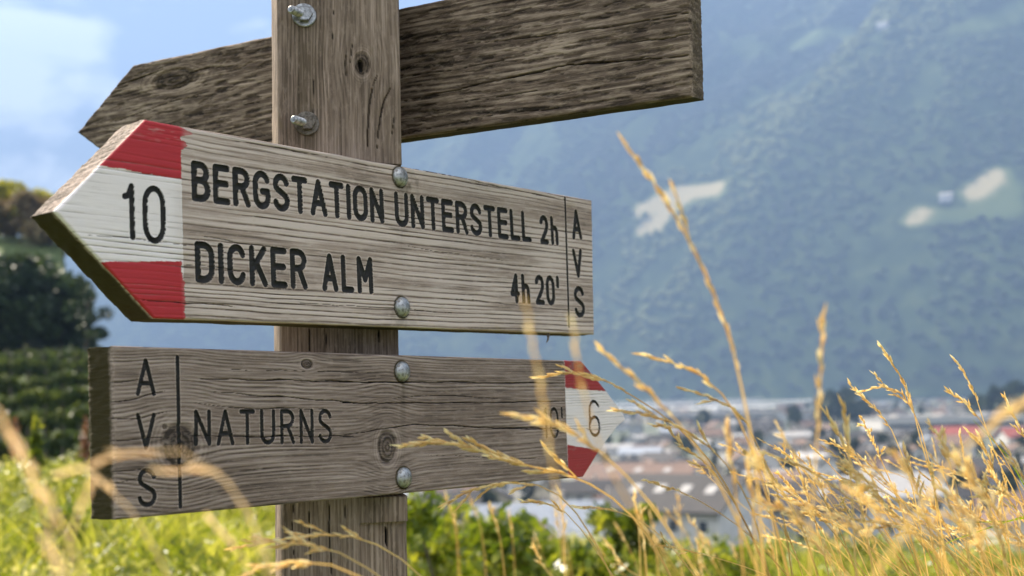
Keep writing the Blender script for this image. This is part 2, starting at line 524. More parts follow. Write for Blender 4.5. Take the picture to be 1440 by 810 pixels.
def plank(name, pl, left, lt, right, rt, thick, cell, grain, parent, mat, texts=(), sw=0.006, paints=(), cracks=(), knots=(), bolt_marks=(),
          black=None, relief=None, edge_r=0.0022, part_label=None, seed=1, side_tone=0.45, side_shade=0.0, end_shade=0.0, under_shade=1.7):
    """left/right: boundary polylines bottom to top in u,v with parameters lt/rt"""
    Lp, Rp = np.array(left), np.array(right)
    H = np.linalg.norm(Lp[-1] - Lp[0])
    W = np.max(Rp[:, 0]) - np.min(Lp[:, 0])
    nv, nu = int(H / cell) + 1, int(W / cell) + 1
    t = np.linspace(0, 1, nv)
    for k in list(lt) + list(rt):                       # a row exactly at each corner
        t[np.argmin(abs(t - k))] = k
    s = np.linspace(0, 1, nu)
    A, B = pl_interp(left, lt, t), pl_interp(right, rt, t)
    P = A[:, None, :] * (1 - s)[None, :, None] + B[:, None, :] * s[None, :, None]
    U, V = P[..., 0].copy(), P[..., 1].copy()
    poly = [tuple(p) for p in left] + [tuple(p) for p in reversed(right)]
    edge = seg_dist(U, V, poly)
    # grain
    tone, h = grain(U, V)
    crack = np.zeros_like(U)
    stain = np.zeros_like(U)
    for pts, wid, dep in cracks:
        pts = np.array(pts)
        pu = pts[:, 0]; order = np.argsort(pu)
        vc = np.interp(U, pu[order], pts[order, 1])
        vc = vc + (fbm(U * 35, U * 0 + seed, seed + 3, 4) - 0.5) * 0.0026
        m = (U > pu.min()) & (U < pu.max())
        tt = np.clip((U - pu.min()) / (pu.max() - pu.min()), 0, 1)
        ww = 0.62 * wid * (0.12 + np.sqrt(np.clip(4 * tt * (1 - tt), 0, 1)) * (0.30 + 1.3 * fbm(U * 60, U * 0, seed + 5, 3) ** 1.5))
        k = np.where(m, 1 - smooth(0.45, 1.15, abs(V - vc) / ww), 0)
        crack = np.maximum(crack, k)
        h = h - dep * k
    for fn in bolt_marks:
        stain = np.maximum(stain, fn(U, V))
    if relief is not None:
        dh, dt, ds = relief(U, V)
        h = h + dh; tone = tone + dt; stain = np.maximum(stain, ds)
    # worn edges
    er = edge_r * (0.5 + 1.2 * fbm(U * 40, V * 40, seed + 9, 3))
    e = np.clip(1 - edge / er, 0, 1)
    h = h - er * (1 - np.sqrt(np.clip(1 - e * e, 0, 1)))
    # routed letters
    sd = np.full(U.shape, 9.0)
    owner = np.full(U.shape, -1)
    for i, (strokes, wd, lab) in enumerate(texts):
        d = sdf_strokes(U, V, strokes, wd / 2, wd / 2 + 4 * cell)
        owner = np.where((d < sd) & (d < 3 * cell), i, owner)
        sd = np.minimum(sd, d)
    if len(texts):
        gy, gx = np.gradient(sd)
        du = np.gradient(U, axis=1) + 1e-12
        dv = np.gradient(V, axis=0) + 1e-12
        gx, gy = gx / du, gy / dv
        g = np.hypot(gx, gy) + 1e-9
        near = (abs(sd) < 0.55 * cell) & (sd < 5)
        U = np.where(near, U - sd * gx / g, U); V = np.where(near, V - sd * gy / g, V)
        sdn = np.where(near, 0, sd)
        rr = sw / 2
        depth = np.clip(-sdn / rr, 0, 1)
        h = h - np.where(sdn < 0, 0.0022 * np.sqrt(1 - (1 - depth) ** 2), 0)
        crack = np.where(sdn < 0, crack * 0.5, crack)
        lip = np.where((sd > 0) & (sd < 0.0012) & (fbm(U * 900, V * 900, seed + 31, 2) > 0.45), 0.30, 0)   # broken paler rim beside the cut
        tone = tone + lip
    thin = np.zeros_like(U)
    pidx = np.full(U.shape, -1)
    for i, (fn, pm, pname, plab) in enumerate(paints):
        mk, th = fn(U, V)
        pidx = np.where(mk, i, pidx); thin = np.where(mk, th, thin)
    co = np.stack([U, V, h], -1).reshape(-1, 3)
    idx = np.arange(nv * nu).reshape(nv, nu)
    quads = np.stack([idx[:-1, :-1], idx[:-1, 1:], idx[1:, 1:], idx[1:, :-1]], -1).reshape(-1, 4)
    fs = sd.ravel()[quads].copy()
    fs[abs(fs) < 0.55 * cell] = 0
    fmean = fs.mean(1)
    fow = owner.ravel()[quads].max(1)
    fp = pidx.ravel()[quads].max(1)
    is_txt = (fmean < 0) & (fow >= 0)
    at_all = {'tone': np.clip(tone, 0, 1.3).ravel(), 'crack': crack.ravel(), 'stain': stain.ravel(), 'thin': thin.ravel()}
    def sub(nm, sel, m, par, label=None):
        q = quads[sel]
        if not len(q): return None
        used, inv = np.unique(q, return_inverse=True)
        o = mesh_np(nm, co[used], inv.reshape(-1, 4), m, par, None, {k: a[used] for k, a in at_all.items()}, smooth_shade=True)
        if label: o['label'] = label
        return o
    # the board itself: front faces left over + sides + back
    base = quads[(~is_txt) & (fp < 0)]
    loop = np.concatenate([idx[0, :-1], idx[:-1, -1], idx[-1, :0:-1], idx[:0:-1, 0]])
    nl = len(loop)
    lays = 7
    lc = co[loop]
    cen = co.mean(0)
    ring_v, ring_a = [], []
    nx = np.roll(lc, -1, 0) - np.roll(lc, 1, 0)
    nrm = np.stack([nx[:, 1], -nx[:, 0]], 1); nrm /= np.linalg.norm(nrm, axis=1)[:, None] + 1e-9
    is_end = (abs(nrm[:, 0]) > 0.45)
    for k in range(1, lays + 1):
        f = k / lays
        hh = lc[:, 2] * (1 - f) + (-thick) * f
        wob = (fbm(lc[:, 0] * 30 + k * 0.6, lc[:, 1] * 320 + k * 0.9, seed + 40, 3) - 0.5) * 0.0016
        wob = np.where(is_end, wob * 1.5, wob)
        if k == lays: wob = wob - 0.0015
        ring_v.append(np.column_stack([lc[:, 0] + nrm[:, 0] * wob, lc[:, 1] + nrm[:, 1] * wob, hh]))
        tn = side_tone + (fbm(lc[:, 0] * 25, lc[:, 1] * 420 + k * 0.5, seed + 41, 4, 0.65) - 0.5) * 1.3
        st = np.where(is_end, np.where(nrm[:, 1] < -0.3, under_shade, end_shade), np.where(nrm[:, 1] < 0, 1.6 * side_shade, 0.2 * side_shade)) * (0.5 + fbm(lc[:, 0] * 50 + k * 0.3, lc[:, 1] * 50 + k, seed + 43, 3))  # shade of ends, lower facets and undersides put into the colour
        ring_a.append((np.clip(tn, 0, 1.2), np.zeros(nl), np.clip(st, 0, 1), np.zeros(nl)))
    n0 = len(co)
    allv = np.concatenate([co] + ring_v)
    prev = loop
    sq = []
    for k in range(lays):
        cur = n0 + k * nl + np.arange(nl)
        sq.append(np.stack([prev, cur, np.roll(cur, -1), np.roll(prev, -1)], -1))
        prev = cur
    cidx = len(allv)
    allv = np.concatenate([allv, [[cen[0], cen[1], -thick]]])
    tri = np.stack([prev, np.full(nl, cidx), np.roll(prev, -1)], -1)
    A4 = {}
    for j, k in enumerate(('tone', 'crack', 'stain', 'thin')):
        A4[k] = np.concatenate([at_all[k]] + [r[j] for r in ring_a] + [[0.5 if k == 'tone' else 0]])
    q = np.concatenate([base] + sq)
    used = np.unique(np.concatenate([q.ravel(), tri.ravel()]))
    remap = np.zeros(len(allv), np.int32); remap[used] = np.arange(len(used))
    bo = mesh_np(name, allv[used], remap[q], mat, parent, pl.M, {k: a[used] for k, a in A4.items()}, T=remap[tri], smooth_shade=True)
    if part_label: bo['label'] = part_label
    for i, (fn, pm, pname, plab) in enumerate(paints):
        sub(pname, (~is_txt) & (fp == i), pm, bo, plab)
    for i, (strokes, wd, lab) in enumerate(texts):
        sub('lettering', is_txt & (fow == i), black, bo, lab)
    return bo

def rings(freq, seed, waviness, knots=(), ridge=0.0006, sharp=2.0, tone_amp=0.55, base=0.55, slope=0.0, ux=3.0):
    """growth rings cut along the plank, bending round the knots"""
    def g(U, V):
        w = (fbm(U * ux, V * 7, seed, 3) - 0.5) * waviness + (fbm(U * ux * 6, V * 60, seed + 1, 3) - 0.5) * 0.0022
        v = V + slope * U + w
        kin = np.zeros_like(U)
        for (ku, kv, su, sv, push) in knots:
            dy = (V - kv)
            v = v - push * np.tanh(dy / (sv * 0.9)) * np.exp(-((U - ku) / (su * 2.6)) ** 2) * np.exp(-(dy / (sv * 5.0)) ** 2)
        ph = v * freq + 3.2 * fbm(v * freq * 0.21, U * 0.7, seed + 2, 3)
        lw = 0.5 + 0.5 * np.cos(2 * math.pi * ph)
        lw = lw ** sharp
        var = np.clip(2.6 * (fbm(U * 6, V * 110, seed + 4, 4) - 0.22), 0.05, 1.6)
        tone = base + (0.5 - lw) * tone_amp * var
        h = -ridge * lw * var
        for (ku, kv, su, sv, push) in knots:
            a = (U - ku) / su; b = (V - kv) / sv
            r = np.sqrt(a * a + b * b) + (fbm(U * 70, V * 70, seed + 8, 3) - 0.5) * 0.24
            inside = 1 - smooth(0.85, 1.1, r)
            halo = np.exp(-((r - 1.05) / 0.16) ** 2)
            rg = 0.5 + 0.5 * np.cos(r * 16)
            tone = tone * (1 - inside) + inside * (0.02 + 0.30 * rg) - 0.75 * halo * (fbm(U * 60, V * 60, seed + 9, 2))
            mid = np.exp(-((r - 1.45) / 0.30) ** 2)
            tone = tone + 0.16 * mid + 0.12 * np.exp(-((r - 1.5) / .5) ** 2) * np.cos(r * 22)
            h = h * (1 - inside) - inside * 0.0008 * rg - 0.0012 * halo
        return tone, h
    return g

P_MID = plane_from(53.2, 0.66, -1.46, (-0.094, 1.26, 0.157))
P_LOW = plane_from(53.2, -0.37, -1.36, (-0.138, 1.499, -0.019), 0.825)
P_UPP = plane_from(-32.7, -1.15, 2.21, (-0.169, 1.563, 0.408), 0.865)

signpost_base = (-0.17, 1.27, -1.02)
signpost = empty('trail_signpost', signpost_base,
                 'weathered wooden trail signpost with three pointed boards bolted to a squared post', 'signpost')
INV = Matrix.Translation(-Vector(signpost_base))
for _p in (P_MID, P_LOW, P_UPP): _p.M = INV @ _p.M

# ---- the middle board
u = P_MID.uv
def txt(pl, s, bl, br, tl, tr, sw, gap=0.20):
    a, b, c, d = pl.uv(*bl), pl.uv(*br), pl.uv(*tl), pl.uv(*tr)
    return text_strokes(s, a, b, c[1] - a[1], d[1] - b[1], sw, gap)
SW = 0.0061
texts_mid = [
    (txt(P_MID, 'BERGSTATION', (270, 282.8), (541, 315), (269, 225), (541, 266), SW, 0.115), SW, 'black routed words on the upper line'),
    (txt(P_MID, 'UNTERSTELL', (556, 318), (748, 341), (556, 269), (748, 298), SW, 0.115), SW, 'black routed words right of the upper bolt'),
    (txt(P_MID, '2h', (760, 343), (786, 345.5), (760, 302), (786, 305), SW), SW, 'black routed walking time, upper line'),
    (txt(P_MID, 'DICKER', (275, 397.3), (433, 407.8), (275, 338.5), (433, 351), SW, 0.14), SW, 'black routed first word on the lower line'),
    (txt(P_MID, 'ALM', (453.5, 409.5), (525.5, 414), (453.5, 355.5), (525.5, 362), SW), SW, 'black routed second word on the lower line'),
    (txt(P_MID, "4h 20'", (718.5, 426.5), (788, 430.5), (718.5, 384), (788, 388), SW, 0.15), SW, 'black routed walking time, lower line'),
    (txt(P_MID, 'A', (805, 337), (819, 337.3), (805, 294.5), (819, 295), SW), SW, 'black routed capital at top of the right end'),
    (txt(P_MID, 'V', (806.5, 391), (820.5, 391), (806.5, 349.5), (820.5, 349.8), SW), SW, 'black routed capital halfway up the right end'),
    (txt(P_MID, 'S', (808.5, 446.5), (823.5, 447), (808.5, 402), (823.5, 402.5), SW), SW, 'black routed capital at bottom of the right end'),
    ([[u(794.5, 278), u(800.3, 459)]], 0.0036, 'black routed dividing line'),
    (txt(P_MID, '1', (173, 337), (190.5, 338), (173, 257), (190.5, 258), 0.0050), 0.0050, 'black routed number on the white tip, first digit'),
    (txt(P_MID, '0', (201.5, 342), (234, 344), (201.5, 260), (234, 262), 0.0050), 0.0050, 'black routed number on the white tip, second digit'),
]
def line_v(pl, p, q):
    a, b = pl.uv(*p), pl.uv(*q)
    return lambda U: a[1] + (U - a[0]) * (b[1] - a[1]) / (b[0] - a[0])
def line_u(pl, p, q):
    a, b = pl.uv(*p), pl.uv(*q)
    return lambda V: a[0] + (V - a[1]) * (b[0] - a[0]) / (b[1] - a[1])
def brush_edge(V, amp, seed):
    return (fbm(V * 110, V * 0 + 3, seed, 3) - 0.5) * amp
m_wr = line_u(P_MID, (253.8, 215), (258.5, 440))
m_rt = line_v(P_MID, (145.5, 233.5), (253.5, 251.5))
m_rb = line_v(P_MID, (150.8, 369), (256.7, 367))
m_rr = line_u(P_MID, (255.5, 360), (260.8, 443))
m_top = line_u(P_MID, (270, 195), (254.5, 240))
def white_mid(U, V):
    mk = U < m_wr(V) + brush_edge(V, 0.001, 5)
    return mk, np.clip(smooth(-0.012, 0.0, U - m_wr(V)) * 0.25, 0, 1)
def red_mid_top(U, V):
    lim = np.maximum(m_wr(V), m_wr(V) + (m_top(V) - m_wr(V)) * smooth(0.35, 0.75, fbm(U * 30, V * 260, 21, 3)) * 1.3)
    mk = (U < lim) & (V > m_rt(U) + (fbm(U * 45, V * 20, 6, 5, 0.7) - 0.5) * 0.0030)
    th = smooth(-0.001, 0.010, U - m_wr(V)) * 0.45 + 0.55 * smooth(0.62, 0.72, fbm(U * 70, V * 420, 23, 3)) * smooth(0.02, 0.05, V - m_rt(U))
    return mk, np.clip(th, 0, 0.95)
def red_mid_bottom(U, V):
    lim = m_rr(V) + (fbm(V * 160, V * 0, 13, 5, 0.7) - 0.5) * 0.007
    mk = (U < lim) & (V < m_rb(U) + (fbm(U * 35, V * 20, 16, 5, 0.7) - 0.5) * 0.0026)
    return mk, np.clip(smooth(-0.004, 0.004, U - m_rr(V)) * 0.4, 0, 1)
tip_t = 0.54
mid_left = [u(217.5, 447.5), u(77, 297), u(205, 168)]
mid_right = [u(836, 470.5), u(832.5, 281.5)]
gu0, gu1 = u(262, 420)[0], u(832, 420)[0]
def px_line(pl, pts):
    return [pl.uv(*p) for p in pts]
def bolt_bed(pl, x, y, seed):
    """painted shading line round a bolt head and a thin run-off below it"""
    c = pl.uv(x, y)
    def f(U, V):
        r = np.hypot(U - c[0], V - c[1])
        ring = np.exp(-((r - 0.0104) / 0.0013) ** 2)
        run = np.where(V < c[1], np.exp(-((U - c[0]) / 0.006) ** 2) * np.exp(-(c[1] - V) / 0.035), 0) * smooth(0.3, 0.7, fbm(U * 300, V * 25, seed, 3))
        return np.clip(ring * 0.95 + 0.75 * run, 0, 1)
    return f
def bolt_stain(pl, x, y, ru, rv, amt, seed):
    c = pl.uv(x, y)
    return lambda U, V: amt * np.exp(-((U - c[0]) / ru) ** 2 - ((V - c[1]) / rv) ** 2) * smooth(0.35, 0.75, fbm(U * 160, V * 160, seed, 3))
cracks_mid = [(px_line(P_MID, a), w, d) for a, w, d in [
    ([(200, 423), (240, 425), (330, 431)], 0.0007, 0.002),
    ([(262, 372), (340, 380)], 0.0005, 0.0012), ([(500, 222), (640, 247)], 0.0007, 0.002), ([(330, 196), (470, 222)], 0.0006, 0.0015),
    ([(120, 330), (262, 345)], 0.0004, 0.001), ([(560, 230), (700, 262), (800, 282)], 0.0006, 0.0015), ([(640, 420), (830, 440)], 0.0005, 0.001),
    ([(262, 330), (420, 352)], 0.0005, 0.001), ([(420, 425), (640, 440)], 0.0005, 0.001), ([(560, 345), (720, 368)], 0.0004, 0.001)]]
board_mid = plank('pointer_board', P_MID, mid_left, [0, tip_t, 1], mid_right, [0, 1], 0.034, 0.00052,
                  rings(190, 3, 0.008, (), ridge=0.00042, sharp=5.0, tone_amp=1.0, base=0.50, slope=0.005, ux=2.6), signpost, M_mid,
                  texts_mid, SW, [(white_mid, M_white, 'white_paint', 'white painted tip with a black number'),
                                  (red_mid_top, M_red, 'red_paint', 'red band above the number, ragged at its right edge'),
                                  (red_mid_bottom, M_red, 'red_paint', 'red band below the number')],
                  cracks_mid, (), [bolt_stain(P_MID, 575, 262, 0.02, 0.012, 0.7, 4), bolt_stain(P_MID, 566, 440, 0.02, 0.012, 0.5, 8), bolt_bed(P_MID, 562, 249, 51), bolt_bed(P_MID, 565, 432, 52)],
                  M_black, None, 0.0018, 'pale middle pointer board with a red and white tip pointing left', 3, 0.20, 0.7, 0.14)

# ---- the lower board
SL = 0.0038
u = P_LOW.uv
texts_low = [
    (txt(P_LOW, 'A', (191, 557), (219.5, 557.5), (191, 503.5), (219.5, 504), SL), SL, 'black routed capital at top of the left end'),
    (txt(P_LOW, 'V', (191.5, 633), (219.5, 633), (191.5, 580.5), (219.5, 580.5), SL), SL, 'black routed capital halfway up the left end'),
    (txt(P_LOW, 'S', (193.5, 713.5), (220.5, 713), (193.5, 658), (220.5, 658), SL), SL, 'black routed capital at bottom of the left end'),
    ([[u(249.5, 502.5), u(253.8, 712)]], 0.0036, 'black routed dividing line'),
    (txt(P_LOW, 'NATURNS', (273.5, 627.5), (467.5, 623.5), (273.5, 576), (467.5, 574.8), SL, 0.20), SL, 'black routed place name'),
    (txt(P_LOW, "10'", (763, 617), (793, 616), (763, 573), (793, 572), SL, 0.16), SL, 'black routed walking time, half hidden by grass'),
    (txt(P_LOW, '6', (829, 615), (845.5, 614), (829, 562), (845.5, 562), SL), SL, 'black routed number on the white tip'),
]
l_wl = line_u(P_LOW, (794, 507), (799.5, 672))
l_rt = line_v(P_LOW, (797, 545), (849.5, 550))
l_rb = line_v(P_LOW, (797.6, 626), (849.5, 634))
def white_low(U, V):
    return U > l_wl(V), np.zeros_like(U)
def red_low_top(U, V):
    return (U > l_wl(V) + 0.0004) & (V > l_rt(U) + (fbm(U * 35, V * 20, 26, 5, 0.7) - 0.5) * 0.003), 0.55 * smooth(0.60, 0.75, fbm(U * 90, V * 200, 27, 3))
def red_low_bottom(U, V):
    return (U > l_wl(V) + 0.0004) & (V < l_rb(U) + (fbm(U * 35, V * 20, 36, 5, 0.7) - 0.5) * 0.003), 0.6 * smooth(0.55, 0.7, fbm(U * 90, V * 200, 37, 3)) * (1 - smooth(0.0, 0.03, U - l_wl(V)))
low_left = [u(164, 731), u(158.5, 486)]
low_right = [u(820.5, 670.5), u(846, 630), u(868, 601), u(879, 590), u(876.5, 581), u(853, 549), u(818, 507.5)]
lrt = [0, 0.24, 0.43, 0.50, 0.56, 0.76, 1]
kA, kB = u(255.5, 627), u(545.5, 628.5)
kA1, kB1 = u(278, 627), u(556.5, 628.5)
def kn(pl, x, y, rx, ry, push):
    c, a, b = pl.uv(x, y), pl.uv(x + rx, y), pl.uv(x, y - ry)
    return (c[0], c[1], abs(a[0] - c[0]), abs(b[1] - c[1]), push)
low_knots = [kn(P_LOW, 254, 626, 21, 27, 0.010), kn(P_LOW, 545.5, 628.5, 11, 20, 0.012), kn(P_LOW, 432, 512, 7, 6, 0.004), kn(P_LOW, 232, 600, 3, 3, 0.001)]
cracks_low = [(px_line(P_LOW, a), w, d) for a, w, d in [
    ([(282, 533), (400, 534.5), (520, 537), (794, 539)], 0.0011, 0.003),
    ([(300, 551), (420, 560), (520, 567)], 0.0008, 0.002), ([(480, 566), (640, 567), (794, 564.5)], 0.0010, 0.003),
    ([(480, 612), (530, 604), (580, 597), (680, 601), (846, 604)], 0.0009, 0.003), ([(158, 538), (200, 533)], 0.0008, 0.002),
    ([(158, 565), (190, 561), (232, 551)], 0.0010, 0.003), ([(158, 588), (200, 589), (235, 580)], 0.0006, 0.002), ([(158, 619), (240, 616)], 0.0007, 0.002),
    ([(258, 612), (330, 614), (500, 613)], 0.0009, 0.002), ([(270, 566), (330, 574), (468, 575)], 0.0006, 0.0015), ([(158, 663), (200, 660)], 0.0006, 0.002),
    ([(160, 680), (210, 668)], 0.0004, 0.001), ([(640, 600), (800, 606)], 0.0006, 0.0015), ([(550, 560), (610, 556), (700, 560)], 0.0006, 0.0015),
    ([(320, 520), (560, 524)], 0.0004, 0.001), ([(380, 600), (470, 604)], 0.0006, 0.001), ([(600, 640), (760, 646)], 0.0004, 0.001)]]
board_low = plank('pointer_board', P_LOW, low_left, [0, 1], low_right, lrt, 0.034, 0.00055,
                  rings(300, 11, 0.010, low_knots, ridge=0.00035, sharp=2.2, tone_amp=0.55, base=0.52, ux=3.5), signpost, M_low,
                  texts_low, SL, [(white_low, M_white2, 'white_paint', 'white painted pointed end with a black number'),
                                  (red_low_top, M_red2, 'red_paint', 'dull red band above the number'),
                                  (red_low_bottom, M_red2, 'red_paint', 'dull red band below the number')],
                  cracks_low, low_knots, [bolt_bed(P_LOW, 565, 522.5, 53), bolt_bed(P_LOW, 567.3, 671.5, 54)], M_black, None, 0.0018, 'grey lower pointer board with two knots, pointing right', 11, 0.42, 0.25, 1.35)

# ---- the upper board, seen from its blank back
u = P_UPP.uv
upp_left = [u(190, 249), u(107, 186), u(186.5, 91)]
upp_right = [u(972.5, 135.5), u(966.5, -74)]
cracks_upp = [(px_line(P_UPP, a), w, d) for a, w, d in [
    ([(563, 143), (680, 117), (800, 90), (973, 78)], 0.0014, 0.004), ([(640, 64), (760, 50), (880, 33), (975, 18)], 0.0009, 0.003),
    ([(564, 108), (640, 98), (720, 82)], 0.0007, 0.002), ([(640, 145), (760, 126)], 0.0007, 0.002), ([(880, 60), (973, 48)], 0.0010, 0.003),
    ([(156, 124), (200, 108), (232, 97)], 0.0011, 0.003), ([(215, 115), (290, 96), (350, 92)], 0.0008, 0.002), ([(290, 190), (385, 168)], 0.0007, 0.002),
    ([(563, 190), (700, 160), (800, 150)], 0.0006, 0.002), ([(330, 150), (388, 140)], 0.0006, 0.002), ([(150, 175), (250, 140), (330, 120)], 0.0006, 0.0015)]]
upp_knots = [kn(P_UPP, 245, 112, 26, 12, 0.016)]
def upp_relief(U, V):
    pits = smooth(0.52, 0.64, fbm(U * 40, V * 260, 77, 5, 0.6))
    return -0.0009 * pits, 0.55 * (fbm(U * 60, V * 520, 78, 5, 0.65) - 0.5) + 0.5 * (fbm(U * 30, V * 90, 79, 4, 0.6) - 0.5) - 0.30 * pits, np.zeros_like(U)
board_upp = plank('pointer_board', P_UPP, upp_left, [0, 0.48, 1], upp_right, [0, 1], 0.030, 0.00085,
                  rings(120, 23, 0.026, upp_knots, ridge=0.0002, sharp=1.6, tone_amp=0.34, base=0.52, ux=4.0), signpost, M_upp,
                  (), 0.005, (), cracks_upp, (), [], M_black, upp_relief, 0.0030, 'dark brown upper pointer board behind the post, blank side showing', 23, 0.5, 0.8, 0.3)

# ---- the post, its grain upright: local x runs up, y runs to the left across the face
PA = rad(13.5)
post_n = np.array([math.sin(PA), -math.cos(PA), 0.0])
post_across = np.array([math.cos(PA), math.sin(PA), 0.0])
post_c = np.array([-0.153, 1.237, 0.0])
P_POST = Plane(post_c, (0, 0, 1.0), -post_across)
P_POST.M = INV @ P_POST.M
u = P_POST.uv
vl, vr = u(392, 340)[1], u(567.3, 340)[1]
z_lo, z_hi = -1.02, 0.70
post_left = [(z_lo, vr), (z_lo, vl)]
post_right = [(z_hi, vr), (z_hi, vl)]
n_v = u(498, 480)[1]
zA0, zA1 = u(505, 700)[0], u(498, 230)[0]
zB1 = u(506, 737)[0]
REL = math.tan(rad(53.2 - 13.5))
def post_relief(U, V):
    inn = np.clip(n_v - V, 0, 1) * REL
    mA = (U > zA0) & (U < zA1)
    nb = u(506.5, 770)[1]
    inB = np.clip(nb - V, 0, 1) * 0.10 + 0.0035
    mB = (U < zB1) & (V < nb) & (U > zB1 - 0.25)
    dh = np.where(mA, -inn, 0) + np.where(mB, -inB, 0)
    dt = np.where(mB, 0.06, 0) + np.where(mA & (inn > 0), -0.04, 0)
    top = 0.4 * np.exp(-((V - u(431, 120)[1]) / 0.010) ** 2) * smooth(u(431, 195)[0] - 0.05, u(431, 195)[0], U) * smooth(0.30, 0.6, fbm(U * 30, V * 260, 91, 3) + 0.1)
    return dh, dt, top + np.where(mB | (mA & (inn > 0)), 0.0, 0.16) * smooth(-0.05, -0.15, U) * fbm(U * 20, V * 160, 93, 3)
post_knots = [kn(P_POST, 509, 90, 10, 13, 0.0)]
post_knots = [(u(509, 90)[0], u(509, 90)[1], 0.010, 0.0068, 0.008)]
def post_line(pts): return [P_POST.uv(*p) for p in pts]
cracks_post = [(post_line(a), w, d) for a, w, d in [
    ([(533, 103), (524, 120), (519, 150), (517, 215)], 0.0010, 0.004), ([(549, 123), (540, 142), (535, 165), (531, 210)], 0.0011, 0.004),
    ([(441, 110), (440, 195)], 0.0006, 0.002), ([(436, 462), (437, 494)], 0.0009, 0.003), ([(459, 462), (461, 494)], 0.0009, 0.003),
    ([(435, 705), (437, 810)], 0.0008, 0.003), ([(463, 700), (465, 810)], 0.0010, 0.003), ([(485, 700), (486, 760)], 0.0006, 0.002),
    ([(497, 55), (493, 90)], 0.0006, 0.002), ([(544, 742), (545, 752), (545, 770)], 0.0020, 0.006), ([(538, 462), (539, 480)], 0.0022, 0.006),
    ([(412, 700), (413, 810)], 0.0005, 0.002), ([(470, 0), (468, 60)], 0.0005, 0.002), ([(555, 160), (552, 190)], 0.0006, 0.002), ([(507, 84), (508, 92), (509, 101)], 0.0060, 0.006), ([(487, 78), (486, 90), (488, 108)], 0.0012, 0.003)]]
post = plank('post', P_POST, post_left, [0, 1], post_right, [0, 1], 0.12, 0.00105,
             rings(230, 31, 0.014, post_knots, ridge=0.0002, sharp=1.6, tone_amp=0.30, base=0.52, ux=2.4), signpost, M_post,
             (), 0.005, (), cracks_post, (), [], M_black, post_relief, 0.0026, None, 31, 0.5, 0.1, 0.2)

# ---- bolts
def frame_at(P, axis):
    z = Vector(axis).normalized()
    return INV @ (Matrix.Translation(Vector(P)) @ z.to_track_quat('Z', 'Y').to_matrix().to_4x4())
def board_pt(pl, x, y, h=0.0):
    a, b = pl.uv(x, y)
    return pl.O + a * pl.d + b * pl.up + h * pl.n
for pl, bo, px in ((P_MID, board_mid, [(562, 249), (565, 432)]), (P_LOW, board_low, [(565, 522.5), (567.3, 671.5)])):
    for x, y in px:
        mb = MB()
        R_, H_ = 0.0098, 0.0062
        mb.lathe([(R_ * 0.99, -0.002), (R_, 0.0004)] + [(R_ * math.cos(rad(a)), 0.0004 + H_ * math.sin(rad(a))) for a in (12, 25, 40, 55, 68, 79, 86)], 28)
        a, b = pl.uv(x, y)
        o = mb.build('bolt_head', M_metal, bo, Matrix.Translation((a, b, 0.0)), True)
for i, (x, y) in enumerate([(427.5, 22), (431.5, 174)]):
    P = board_pt(P_POST, x, y, 0.0008)
    P = np.array(P)
    # nut and thread stand along the upper board's own bolt, turned a little to the left
    ax = P_UPP.n * 0.75 + post_n * 0.25
    mb = MB()
    mb.lathe([(0.0045, 0.0), (0.0118, 0.0), (0.0118, 0.0012), (0.0110, 0.0018), (0.0045, 0.0018)], 28)
    wz = mb.build('washer', M_zinc if i == 0 else M_rust, post, None, False)
    wz.matrix_local = P_POST.M.inverted() @ frame_at(P, post_n)
    mb = MB()
    hexp = [(0.0078, 0.0018), (0.0082, 0.0026), (0.0082, 0.0066), (0.0074, 0.0078), (0.004, 0.0078)]
    mb.lathe(hexp, 6)
    nz = mb.build('nut', M_zinc if i == 0 else M_rust, post)
    nz.matrix_local = P_POST.M.inverted() @ frame_at(P, post_n)
    mb = MB()
    prof, hh = [], 0.0
    while hh < 0.023:
        prof += [(0.0041, hh), (0.0035, hh + 0.0006)]
        hh += 0.0012
    prof += [(0.0036, hh + 0.0004), (0.0028, hh + 0.0012)]
    mb.lathe(prof, 16)
    tz = mb.build('threaded_bolt', M_zinc, post)
    tz.matrix_local = P_POST.M.inverted() @ frame_at(P, ax)
# torn splinter hanging under the right end of the middle board
a = P_MID.uv(776, 466)
mb = MB()
mb.tube([(a[0], a[1] + 0.003, -0.006), (a[0] - 0.001, a[1] - 0.004, -0.004), (a[0] - 0.006, a[1] - 0.010, -0.002), (a[0] - 0.012, a[1] - 0.013, 0.0)], [0.0016, 0.0016, 0.0011, 0.0003], 5)
mb.tube([(a[0] - 0.002, a[1] - 0.004, -0.004), (a[0] - 0.008, a[1] - 0.006, -0.002)], [0.0008, 0.0003], 4)
mb.build('splinter', M_rust, board_mid)
